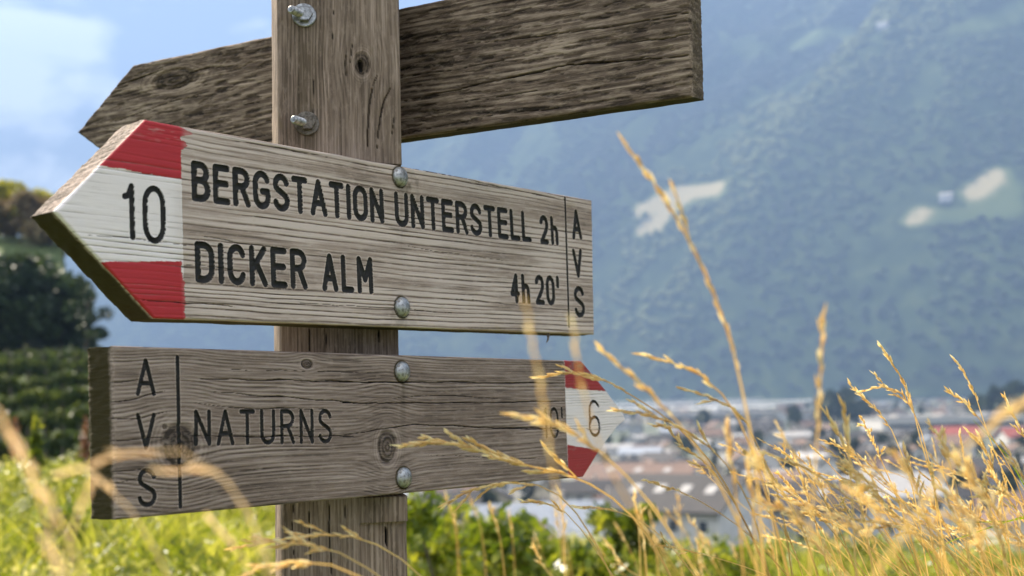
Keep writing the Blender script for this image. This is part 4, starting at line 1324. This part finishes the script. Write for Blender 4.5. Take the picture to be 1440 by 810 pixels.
# farmhouses on the mountain
for px, py, lab in ((1243, 37, 'tiny white farmhouse high on the hazy mountain'), (1325, 277, 'tiny white farmhouse between the straw fields on the mountain')):
    j = np.argmin((qx - px) ** 2 + (qy - py) ** 2 + np.where(MP[:, 1] > 0, 0, 1e9))
    h = gable_house(18, 12, 7, 4, 'white', 'pale', False, 0, False)
    h.location = MP[j]; h.rotation_euler = (0, 0, rad(-35))
    set_props(h, lab, 'farmhouse'); h.name = 'farmhouse'

# ------------------------------------------------------------------ meadow
M_grass = leaf_mat('meadow grass', (0.075, 0.105, 0.014), (0.21, 0.245, 0.028), (0.46, 0.44, 0.14), 0.64, use_tint=True, rough=0.35, tcol=(1.5, 1.4, 0.6))
def blades(name, n, r0, r1, az0, az1, len0, len1, wid, mat, seed, bend=0.5):
    g = np.random.default_rng(seed)
    r = np.sqrt(g.uniform(r0 ** 2, r1 ** 2, n)); a = np.radians(g.uniform(az0, az1, n))
    X, Y = r * np.sin(a), r * np.cos(a)
    keep = (np.hypot(X - signpost_base[0], Y - signpost_base[1] - .06) > 0.14)
    X, Y = X[keep], Y[keep]; n = len(X)
    Z = ground_z(X, Y) - 0.02
    clump = fbm(X * 1.6, Y * 1.6, seed + 3, 3)
    Ln = g.uniform(len0, len1, n) * (0.55 + 0.9 * clump) * (1 - 0.28 * smooth(-3, 4, np.degrees(np.arctan2(X, Y))))
    th = g.uniform(0, 2 * math.pi, n)
    be = bend * g.uniform(0.1, 1.2, n) * Ln
    dx, dy = np.cos(th) * be - 0.12 * Ln, np.sin(th) * be
    ph = g.uniform(0, math.pi, n)
    wx, wy = np.cos(ph) * wid, np.sin(ph) * wid
    V = []
    for f, w in ((0, 1.0), (0.45, 0.85), (0.8, 0.5), (1.0, 0.08)):
        cx, cy, cz = X + dx * f * f, Y + dy * f * f, Z + Ln * (f - 0.18 * f * f * bend)
        ww = w * g.uniform(.7, 1.2, n) if f == 0 else w
        V += [np.stack([cx - wx * w, cy - wy * w, cz], -1), np.stack([cx + wx * w, cy + wy * w, cz], -1)]
    V = np.stack(V, 1)
    q = np.array([(0, 1, 3, 2), (2, 3, 5, 4), (4, 5, 7, 6)])
    Q = (q[None] + (np.arange(n) * 8)[:, None, None]).reshape(-1, 4)
    tint = np.clip(0.2 + 0.55 * fbm(X * 0.9, Y * 0.9, seed + 8, 3) + g.uniform(-.25, .25, n) + (g.random(n) < .10) * .4, 0, 1)
    o = mesh_np(name, V.reshape(-1, 3), Q, mat, attrs={'tint': np.repeat(tint, 8)})
    return o
o = blades('meadow_grass', 70000, 2.0, 13.5, -27, 27, 0.15, 0.36, 0.0042, M_grass, 201, 0.95)
set_props(o, 'lush yellow green meadow grass covering the ground around the signpost', 'grass', kind='stuff')

g = np.random.default_rng(77)
nh = 2200
hr = np.sqrt(g.uniform(4.2 ** 2, 11 ** 2, nh)); ha = np.radians(g.uniform(-25, 25, nh))
hx, hy = hr * np.sin(ha), hr * np.cos(ha)
pick = fbm(hx * 0.9, hy * 0.9, 401, 3) > 0.46
hx, hy = hx[pick], hy[pick]
cs = np.stack([hx, hy, ground_z(hx, hy) + g.uniform(.06, .26, len(hx))], -1)
V, Q, ti = leaf_cloud(cs, g.uniform(.05, .15, len(hx)), 60000, 0.017, 0.9, 402, 0.1)
M_herb = leaf_mat('meadow herbs', (0.09, 0.13, 0.014), (0.26, 0.29, 0.03), (0.58, 0.55, 0.28), 0.5, use_tint=True, rough=0.3)
o = mesh_np('meadow_herbs', V, Q, M_herb, attrs={'tint': ti})
set_props(o, 'small leafy weeds mixed into the meadow grass around the signpost', 'weeds', kind='stuff')

# ------------------------------------------------------------------ leafy bushes and single plants
M_bush = leaf_mat('bush leaves', (0.060, 0.095, 0.012), (0.150, 0.195, 0.020), (0.29, 0.30, 0.045), 0.5, use_tint=True, rough=0.3, tcol=(1.5, 1.4, 0.55))
def bush(name, px, r, w, h_, n, leaf, seed, label, mat=None, cat='bush'):
    base = gpt(px, r)
    e = empty(name, base, label, cat)
    g = random.Random(seed)
    st = MB(); cs, rs = [], []
    for k in range(16):
        a = g.uniform(0, 6.28); rr = w * math.sqrt(g.random())
        tip = np.array([rr * math.cos(a), rr * math.sin(a), h_ * g.uniform(.45, 1.0) * (1 - .45 * (rr / w) ** 2)])
        st.tube([(tip[0] * .2, tip[1] * .2, -.05), tip * np.array([.6, .6, .6]), tip], [.008, .005, .002], 5)
        cs.append(tip * .92); rs.append(w * g.uniform(.28, .45))
    st.build('stems', M_bark, e)
    V, Q, ti = leaf_cloud(cs, rs, n, leaf, .8, seed, 0.25)
    mesh_np('foliage', V, Q, mat or M_bush, e, attrs={'tint': ti})
bush('leafy_bush', 640, 4.6, 0.34, 0.84, 2600, 0.030, 301, 'light green leafy bush directly behind the post, under the lower board')
bush('leafy_bush', 612, 3.9, 0.20, 0.50, 1100, 0.030, 302, 'dark green leafy bush touching the foot of the post', M_leafd)
bush('leafy_bush', 752, 5.4, 0.34, 0.62, 2000, 0.030, 303, 'low light green bush below the right half of the lower board')
bush('leafy_bush', 872, 6.4, 0.22, 0.66, 1300, 0.032, 304, 'green bush below the white sign tip, left of the dark roofed house')
bush('leafy_bush', 560, 6.0, 0.45, 0.60, 1800, 0.030, 305, 'yellowish bush left of the post foot')
bush('leafy_bush', 985, 6.4, 0.4, 0.28, 1200, 0.028, 306, 'low yellowish bush in front of the dark roofed house')

bush('leafy_bush', 395, 5.2, 0.22, 0.34, 900, 0.028, 307, 'low green leafy clump in the grass at the left side of the post foot')
bush('leafy_bush', 250, 5.6, 0.26, 0.26, 900, 0.026, 308, 'low green leafy clump in the grass under the middle of the lower board')
bush('leafy_bush', 90, 5.8, 0.24, 0.30, 900, 0.026, 309, 'low green leafy clump in the grass near the bottom left corner')
M_dock = leaf_mat('reddish seed plant', (0.14, 0.06, 0.03), (0.22, 0.10, 0.055), (0.30, 0.16, 0.09), 0.3, use_tint=True)
def spire(name, px, r, h_, mat, seed, label, leaf=0.02):
    base = gpt(px, r)
    e = empty(name, base, label, 'plant')
    st = MB(); st.tube([(0, 0, -.03), (.01, 0, h_ * .5), (0.0, .01, h_)], [.004, .003, .0015], 5); st.build('stem', M_bark, e)
    cs = [(0, 0, h_ * f) for f in np.linspace(.55, 1.0, 9)]
    V, Q, ti = leaf_cloud(cs, [.035 * (1.3 - f) + .01 for f in np.linspace(.2, 1, 9)], 260, leaf, 1.1, seed, 0.2)
    mesh_np('leaves', V, Q, mat, e, attrs={'tint': ti})
spire('dock_plant', 22, 8.3, 0.56, M_dock, 311, 'reddish seed plant at far left of the grass crest', .014)
spire('dock_plant', 119, 8.0, 0.52, M_dock, 312, 'reddish seed plant right beside the left end of the lower board', .014)
spire('leafy_plant', 50, 7.6, 0.52, M_bush, 313, 'bright yellow green leafy plant on the grass crest at left', .03)

# small white shapes added to stand for glints of light on leaves
M_glint = leaf_mat('glint white', (0.7, 0.7, 0.66), (0.78, 0.77, 0.74), (0.8, 0.8, 0.78), 0.3)
def glint():
    e = empty('white_glint', (0, 0, 0), 'small white flower shape added for light on the meadow leaves', 'glint', 'white glint shapes in the meadow')
    s = MB(); s.tube([(0, 0, 0), (.004, 0, .15), (0, .004, .30)], [.0014, .0012, .001], 4); s.build('stem', M_grass, e)
    b = MB()
    for k in range(7):
        a = k * 2 * math.pi / 7
        c, d = math.cos(a), math.sin(a)
        b.add([(0, 0, .302), (c * .008 - d * .004, d * .008 + c * .004, .308), (c * .013, d * .013, .306), (c * .008 + d * .004, d * .008 - c * .004, .308)], [(0, 1, 2, 3)])
    b.lathe([(.006, .300), (.005, .306), (.002, .309)], 8)
    b.build('glint_shape', M_glint, e)
    return e
fl = snapshot(glint())
for k in range(46):
    o = fl if k == 0 else copy_thing(fl, fl.name)
    px = random.choice([random.uniform(0, 420), random.uniform(570, 900), random.uniform(0, 1440)])
    o.location = gpt(px, random.uniform(4.8, 8.5)); o.rotation_euler = (random.uniform(-.2, .2), random.uniform(-.2, .2), random.uniform(0, 6))

# ------------------------------------------------------------------ dry golden grass stalks
M_straw = leaf_mat('golden dry grass', (0.70, 0.52, 0.26), (0.86, 0.69, 0.40), (0.93, 0.83, 0.62), 0.80, use_tint=True, rough=0.45, tcol=(1.1, 1.1, 1.0))
M_pale = leaf_mat('pale dry grass', (0.84, 0.77, 0.66), (0.90, 0.84, 0.75), (0.94, 0.90, 0.84), 0.80, use_tint=True, rough=0.45, tcol=(1.2, 1.05, 0.8))
M_green = leaf_mat('fresh green grass leaf', (0.13, 0.20, 0.012), (0.20, 0.27, 0.016), (0.30, 0.36, 0.03), 0.55, use_tint=True, rough=0.35)

def spline(pts, n):
    P = np.array(pts, float)
    h = np.linalg.norm(np.diff(P, axis=0), axis=1) + 1e-9
    d = np.concatenate([[0], np.cumsum(h)])
    sl_ = np.diff(P, axis=0) / h[:, None]
    m = np.empty_like(P)
    m[0], m[-1] = sl_[0], sl_[-1]
    if len(P) > 2:
        m[1:-1] = (sl_[1:] * h[:-1, None] + sl_[:-1] * h[1:, None]) / (h[1:] + h[:-1])[:, None]
    out = []
    for t in np.linspace(0, d[-1] * .99999, n):
        i = min(np.searchsorted(d, t, side='right') - 1, len(h) - 1)
        f = (t - d[i]) / h[i]
        out.append((2 * f ** 3 - 3 * f * f + 1) * P[i] + (f ** 3 - 2 * f * f + f) * h[i] * m[i] + (3 * f * f - 2 * f ** 3) * P[i + 1] + (f ** 3 - f * f) * h[i] * m[i + 1])
    return np.array(out)

def spikelet(mb, tints, p, dr, L, w, g):
    """slim seed husk: a four-sided spindle with a fine point"""
    dr = dr / np.linalg.norm(dr)
    a = np.cross(dr, (g.uniform(-1, 1), g.uniform(-1, 1), g.uniform(-1, 1))); a /= np.linalg.norm(a) + 1e-9
    b = np.cross(dr, a)
    vs = [p]
    for f, ww in ((.28, 1.0), (.62, .75)):
        for k in range(4):
            an = k * math.pi / 2
            vs.append(p + dr * L * f + (a * math.cos(an) + b * math.sin(an) * .7) * w * ww)
    vs.append(p + dr * L)
    fs = [(0, 2, 1), (0, 3, 2), (0, 4, 3), (0, 1, 4)]
    for k in range(4): fs.append((1 + k, 1 + (k + 1) % 4, 5 + (k + 1) % 4, 5 + k))
    for k in range(4): fs.append((5 + k, 5 + (k + 1) % 4, 9))
    mb.add(vs, fs)
    tints += [g.uniform(.25, 1.0)] * 10

def stalk(pts, head=0.3, thick=1.0, dens=1.0, seed=0, mat=None, label=None, group=None, branch=0, spread=0.3, sl=0.0073, name='dry_grass_stalk'):
    """pts: world points tip first; continued to the ground"""
    g = random.Random(seed)
    mat = mat or M_straw
    pts = [np.array(p, float) for p in pts]
    gz_ = float(ground_z(pts[-1][0], pts[-1][1]))
    if pts[-1][2] > gz_ + 0.05:
        dv = pts[-1] - pts[-2]
        hz_ = np.array([dv[0], dv[1], 0]); ln = np.linalg.norm(hz_) + 1e-9
        hh = pts[-1][2] - gz_
        mv = hz_ / ln * min(0.45 * hh, ln / max(1e-6, -dv[2]) * hh * 0.45 if dv[2] < 0 else 0.25)
        m1 = pts[-1] + mv * .7 + np.array([0, 0, -hh * .5])
        b = pts[-1] + mv
        pts += [m1, np.array([b[0], b[1], float(ground_z(b[0], b[1])) - .01])]
    P = spline(pts, 60)
    seg = np.concatenate([[0], np.cumsum(np.linalg.norm(np.diff(P, axis=0), axis=1))])
    base = P[-1]
    e = empty(name, base, label, 'grass', group)
    Pl = P - base
    st = MB()
    total = seg[-1]
    rad_ = [thick * (0.00035 + 0.00075 * min(1, s / 0.45)) for s in seg]
    st.tube(list(Pl), rad_, 5)
    so = st.build('stem', mat, e, None, True)
    a_ = so.data.attributes.new('tint', 'FLOAT', 'POINT'); a_.data.foreach_set('value', np.full(len(st.v), g.uniform(.15, .5), np.float32))
    hd, ti = MB(), []
    step = 0.0021 / dens
    s, k = 0.0, 0
    def point(s):
        i = min(max(np.searchsorted(seg, s, side='right') - 1, 0), len(Pl) - 2)
        f = (s - seg[i]) / (seg[i + 1] - seg[i] + 1e-9)
        t = Pl[i] - Pl[i + 1]
        return Pl[i] + (Pl[i + 1] - Pl[i]) * f, t / (np.linalg.norm(t) + 1e-9)
    def side(t):
        v = np.cross(t, (g.gauss(0, 1), g.gauss(0, 1), g.gauss(0, 1)))
        return v / (np.linalg.norm(v) + 1e-9)
    while s < head:
        p, t = point(s)
        f = s / head
        w = side(t)
        dirn = t + w * spread * g.uniform(.5, 1.3)
        spikelet(hd, ti, p, dirn, sl * thick * g.uniform(.7, 1.25), 0.00098 * thick * g.uniform(.8, 1.2), g)
        k += 1
        s += step * g.uniform(.6, 1.4) * (1.0 if f < .7 else 1.6)
    for q in range(branch):
        s = head * (0.25 + 0.85 * (q + g.random() * .6) / max(1, branch))
        p, t = point(s)
        w = side(t)
        ln = head * g.uniform(.14, .30)
        dirn = (t + w * g.uniform(.35, .75)); dirn /= np.linalg.norm(dirn)
        c1 = p + dirn * ln
        hd.tube([p, p + dirn * ln * .5 + w * ln * .03, c1], [.0004 * thick] * 3, 4)
        ti += [.35] * 12
        m_ = int(ln / (0.0040 / dens)) + 2
        for z in range(m_):
            f = .25 + .75 * z / m_
            spikelet(hd, ti, p + (c1 - p) * f, dirn + side(dirn) * spread * g.uniform(.5, 1.3), sl * .9 * thick * g.uniform(.7, 1.2), 0.0010 * thick, g)
    if hd.v:
        ho = hd.build('seed_head', mat, e)
        a_ = ho.data.attributes.new('tint', 'FLOAT', 'POINT'); a_.data.foreach_set('value', np.array(ti, np.float32))
    return e

def px_stalk(pl, z, **kw):
    """pl: (x, y) photograph pixels, tip first; z: distance of tip, or (tip, foot)"""
    z0, z1 = (z, z) if not isinstance(z, tuple) else z
    n = len(pl)
    return stalk([at(x, y, z0 + (z1 - z0) * i / (n - 1)) for i, (x, y) in enumerate(pl)], **kw)

# each: pixels, distance, head length (m), options, label
NAMED = [
 ([(880, 203), (930, 272), (985, 372), (1022, 462), (1046, 560), (1062, 650), (1074, 815)], 0.66, .135, dict(thick=1.05, dens=.8, branch=1, spread=.22), 'tallest golden stalk, rising far above the others against the hazy mountain'),
 ([(1157, 447), (1155, 520), (1150, 600), (1143, 700), (1138, 815)], 0.60, .055, dict(thick=1.0, dens=.7, spread=.3), 'upright blurred golden stalk with a stubby head, middle right'),
 ([(742, 440), (754, 510), (768, 590), (780, 680), (800, 815)], 0.42, .05, dict(thick=0.75, dens=.6, spread=.2), 'blurred golden stalk crossing the walking time on the lower board'),
 ([(806, 462), (814, 520), (830, 590), (858, 660), (900, 735), (955, 815)], 0.46, .04, dict(thick=0.75, dens=.6, spread=.2), 'blurred golden stalk crossing the red band and number of the white sign tip'),
 ([(850, 495), (900, 540), (952, 592), (1000, 660), (1040, 740), (1070, 815)], 0.70, .055, dict(thick=1.1, spread=.25), 'blurred thick golden stalk starting just above the white sign tip'),
 ([(757, 531), (800, 524), (845, 532), (883, 553), (940, 590), (1000, 650), (1050, 740), (1085, 815)], 0.98, .075, dict(dens=1.1, branch=2, spread=.25), 'sharp golden stalk arching over the upper red band of the white tip'),
 ([(722, 583), (760, 586), (800, 606), (845, 636), (900, 690), (950, 760), (985, 815)], 0.72, .055, dict(thick=1.2, branch=2, spread=.3), 'soft golden stalk reaching left across the walking time of the lower board'),
 ([(568, 627), (622, 622), (682, 635), (742, 655), (800, 668), (850, 692), (905, 745), (945, 815)], 0.92, .13, dict(thick=1.25, dens=1.3, branch=7, spread=.25), 'longest plumed stalk, bending left across the middle of the lower board'),
 ([(628, 708), (660, 690), (702, 680), (746, 680), (777, 690), (805, 715), (835, 760), (862, 815)], 0.98, .075, dict(thick=1.1, dens=1.1, branch=4, spread=.22), 'arched golden stalk under the lower board edge, tip drooping left'),
 ([(738, 705), (780, 711), (822, 750), (852, 795), (866, 815)], 1.02, .035, dict(branch=2), 'short golden stalk below the lower board, pointing left'),
 ([(812, 712), (850, 715), (905, 735), (950, 775), (980, 815)], 1.0, .035, dict(branch=1), 'thin golden stalk below the white sign tip, bent left'),
 ([(908, 499), (950, 512), (992, 532), (1022, 562), (1056, 630), (1085, 720), (1110, 815)], 0.82, .05, dict(thick=1.2, spread=.26), 'golden stalk in front of the far orchard nets, bent left'),
 ([(960, 547), (1002, 560), (1040, 580), (1062, 620), (1092, 690), (1115, 815)], 0.92, .06, dict(branch=2, spread=.25), 'golden stalk just below the one before the orchard nets'),
 ([(868, 577), (920, 585), (972, 610), (1012, 642), (1050, 700), (1082, 815)], 0.94, .085, dict(dens=1.1, branch=3, spread=.25), 'golden stalk pointing at the white sign tip from the right'),
 ([(938, 600), (962, 630), (992, 650), (1022, 690), (1056, 750), (1080, 815)], 0.98, .055, dict(branch=2, spread=.3), 'golden stalk with a short thick head in front of the brown roofs'),
 ([(1023, 605), (1030, 660), (1040, 740), (1046, 815)], 0.66, .03, dict(thick=1.15, spread=.25), 'blurred upright golden stalk left of the dense tuft'),
 ([(1052, 648), (1058, 700), (1062, 760), (1066, 815)], 0.66, .03, dict(thick=1.15), 'blurred upright golden stalk beside the other upright one, lower'),
 ([(1238, 486), (1262, 522), (1276, 548), (1292, 610), (1312, 680), (1334, 815)], 1.12, .06, dict(dens=1.0, branch=2, spread=.3), 'sharp golden stalk standing highest in the dense tuft at right'),
 ([(1197, 543), (1222, 566), (1246, 592), (1272, 650), (1306, 815)], 1.15, .05, dict(dens=1.3, spread=.42), 'bristly golden stalk at the left of the dense tuft, feathery husks'),
 ([(1214, 549), (1240, 543), (1266, 552), (1286, 582), (1304, 640), (1326, 815)], 1.12, .06, dict(branch=4, spread=.3), 'sharp golden stalk with a nodding tip in the dense tuft'),
 ([(1344, 507), (1366, 542), (1380, 582), (1402, 645), (1440, 720), (1470, 815)], 1.16, .045, dict(spread=.35), 'thin sharp stalk bending left at upper right, clear of the tuft'),
 ([(1336, 552), (1362, 570), (1386, 602), (1422, 660), (1450, 740), (1480, 815)], 1.14, .035, dict(dens=1.3, spread=.4), 'short bristly stalk just below the thin sharp one at upper right'),
 ([(1413, 560), (1430, 592), (1447, 630), (1475, 815)], 1.15, .05, dict(branch=2, spread=.35), 'sharp golden stalk at the right edge of the photo'),
 ([(1475, 545), (1420, 578), (1366, 618), (1322, 670), (1280, 740), (1225, 815)], 0.42, .03, dict(thick=1.3), 'thick very blurred stalk slanting down left through the dense tuft'),
 ([(1158, 620), (1190, 632), (1222, 652), (1272, 710), (1322, 815)], 1.16, .05, dict(branch=3, spread=.35), 'golden stalk low at the left of the dense tuft, nodding left'),
 ([(1160, 580), (1180, 612), (1196, 645), (1212, 720), (1230, 815)], 0.92, .035, dict(thick=1.2, spread=.3), 'golden stalk with a slim straight head at the left of the tuft'),
 ([(1188, 576), (1192, 620), (1198, 700), (1204, 815)], 0.84, .03, dict(thick=1.4, spread=.3), 'upright soft golden stalk at the left of the tuft'),
 ([(330, 771), (420, 755), (500, 755), (550, 776), (600, 818)], 0.86, .085, dict(branch=5, spread=.22), 'uppermost of the thin stalks drooping left across the post foot'),
 ([(352, 762), (420, 764), (480, 778), (540, 815)], 0.80, .05, dict(branch=5, spread=.25), 'middle one of the thin stalks drooping left across the post foot'),
 ([(330, 818), (372, 796), (422, 790), (480, 798), (520, 818)], 0.72, .05, dict(branch=3, spread=.2, thick=1.1), 'lowest of the thin stalks drooping left across the post foot'),
]
PALE = [
 ([(2, 585), (30, 640), (62, 705), (80, 815)], 0.37, .030, dict(thick=0.75), 'pale blurred stalk at the left edge'),
 ([(92, 665), (150, 645), (215, 634), (280, 640), (330, 690), (390, 815)], 0.40, .030, dict(thick=0.65), 'pale blurred stalk sweeping across the initials on the lower board'),
 ([(132, 668), (182, 715), (220, 775), (245, 830)], 0.44, .012, dict(thick=0.65), 'pale blurred stalk slanting down over the lower left board corner'),
 ([(62, 690), (84, 716), (100, 760), (120, 830)], 0.37, .014, dict(thick=0.65), 'pale blurred stalk, left arm of the small vee in the grass'),
 ([(125, 688), (104, 712), (96, 760), (94, 830)], 0.38, .012, dict(thick=0.65), 'pale blurred stalk, right arm of the small vee in the grass'),
 ([(230, 662), (262, 650), (292, 655), (340, 700), (380, 830)], 0.41, .022, dict(thick=0.65), 'pale blurred stalk in front of the knot on the lower board'),
 ([(65, 765), (90, 800), (110, 840)], 0.34, .012, dict(thick=0.65), 'pale blurred stalk low in the bottom left corner'),
 ([(298, 735), (325, 752), (345, 790), (360, 840)], 0.44, .012, dict(thick=0.65), 'pale blurred stalk tip below the lower board, left of the post'),
]
for i, (pl_, z, hd, kw, lab) in enumerate(NAMED):
    px_stalk(pl_, z, head=hd, seed=500 + i, label=lab, **kw)
for i, (pl_, z, hd, kw, lab) in enumerate(PALE):
    px_stalk(pl_, z, head=hd, seed=600 + i, label=lab, mat=M_pale, **kw)

# the dense tuft at lower right, and thinner stalks round it
g = random.Random(99)
TL = 'golden dry stalk, one of the tangle in the dense tuft at lower right'
for k in range(108):
    near = k % 6 == 0
    bx = g.triangular(1030, 1620, 1390); z = g.uniform(0.55, 0.85) if near else g.uniform(0.9, 1.7)
    ty = g.triangular(575, 775, 690) + max(0, (1200 - bx)) * .20
    lean = g.uniform(20, 210)
    tx = bx - lean
    bow = g.uniform(.15, .8)
    pl_ = [(tx, ty), (tx + lean * bow * .45, ty + (815 - ty) * .12), (tx + lean * (.45 + .4 * bow), ty + (815 - ty) * .5), (bx, 815)]
    px_stalk(pl_, (z, z + g.uniform(-.05, .12)), head=g.uniform(.03, .075) * z, seed=700 + k, thick=g.uniform(.75, 1.1), branch=g.choice([0, 2, 4, 7]), spread=g.uniform(.22, .4),
             label=TL, group='dry grass stalks of the dense tuft', dens=.9)
# tuft scatter further back along the slope
TB = 'blurred golden dry stalk standing in the green meadow behind the signpost'
for k in range(46):
    bx = g.uniform(880, 1500) if k % 3 else g.uniform(640, 1000); z = g.uniform(2.0, 4.5)
    ty = g.uniform(690, 775); lean = g.uniform(5, 60)
    px_stalk([(bx - lean, ty), (bx - lean * .4, ty + 40), (bx, 815)], z, head=g.uniform(.05, .10), seed=900 + k, thick=1.5, branch=2, spread=.3, dens=.5, sl=.011,
             label=TB, group='dry grass stalks behind the signpost')

# a few fresh green leaves at the right edge
def green_leaf(pl_, z, w, label, seed):
    g2 = random.Random(seed)
    pts = [at(x, y, z) for x, y in pl_]
    gz_ = float(ground_z(pts[-1][0], pts[-1][1]))
    pts.append(np.array([pts[-1][0] + .05, pts[-1][1] + .02, gz_]))
    P = spline(pts, 24)
    base = P[-1]
    e = empty('green_grass_leaf', base, label, 'grass')
    vs, fs, ti = [], [], []
    for i, p in enumerate(P):
        t = P[min(i + 1, 23)] - P[max(i - 1, 0)]
        s_ = np.cross(t, CF + 0.5 * CU); s_ /= np.linalg.norm(s_)
        n_ = np.cross(s_, t); n_ /= np.linalg.norm(n_)
        ww = w * min(1, .08 + i / 9.0) * (1 if i < 16 else .7)
        vs += [p - base - s_ * ww + n_ * ww * .35, p - base, p - base + s_ * ww + n_ * ww * .35]
        ti += [.5, .3, .55]
    for i in range(23):
        for j in range(2): fs.append((3 * i + j, 3 * i + j + 1, 3 * i + 4 + j, 3 * i + 3 + j))
    o = mesh_np('blade', np.array(vs), fs, M_green, e, attrs={'tint': ti}, smooth_shade=True)
green_leaf([(1368, 590), (1400, 620), (1432, 665), (1470, 740)], 1.15, .0022, 'bright green leaf crossing the dry stalks near the right edge', 1)
green_leaf([(1345, 735), (1390, 738), (1440, 728), (1490, 720)], 1.1, .0034, 'bright green leaf lying level in the dry tuft at the right edge', 2)
green_leaf([(1275, 795), (1340, 760), (1400, 740), (1450, 718), (1500, 715)], 1.15, .0026, 'long green leaf slanting up right through the dry tuft', 3)
green_leaf([(1402, 695), (1425, 712), (1452, 735), (1480, 770)], 1.2, .0022, 'short green leaf at the right edge above the level one', 4)
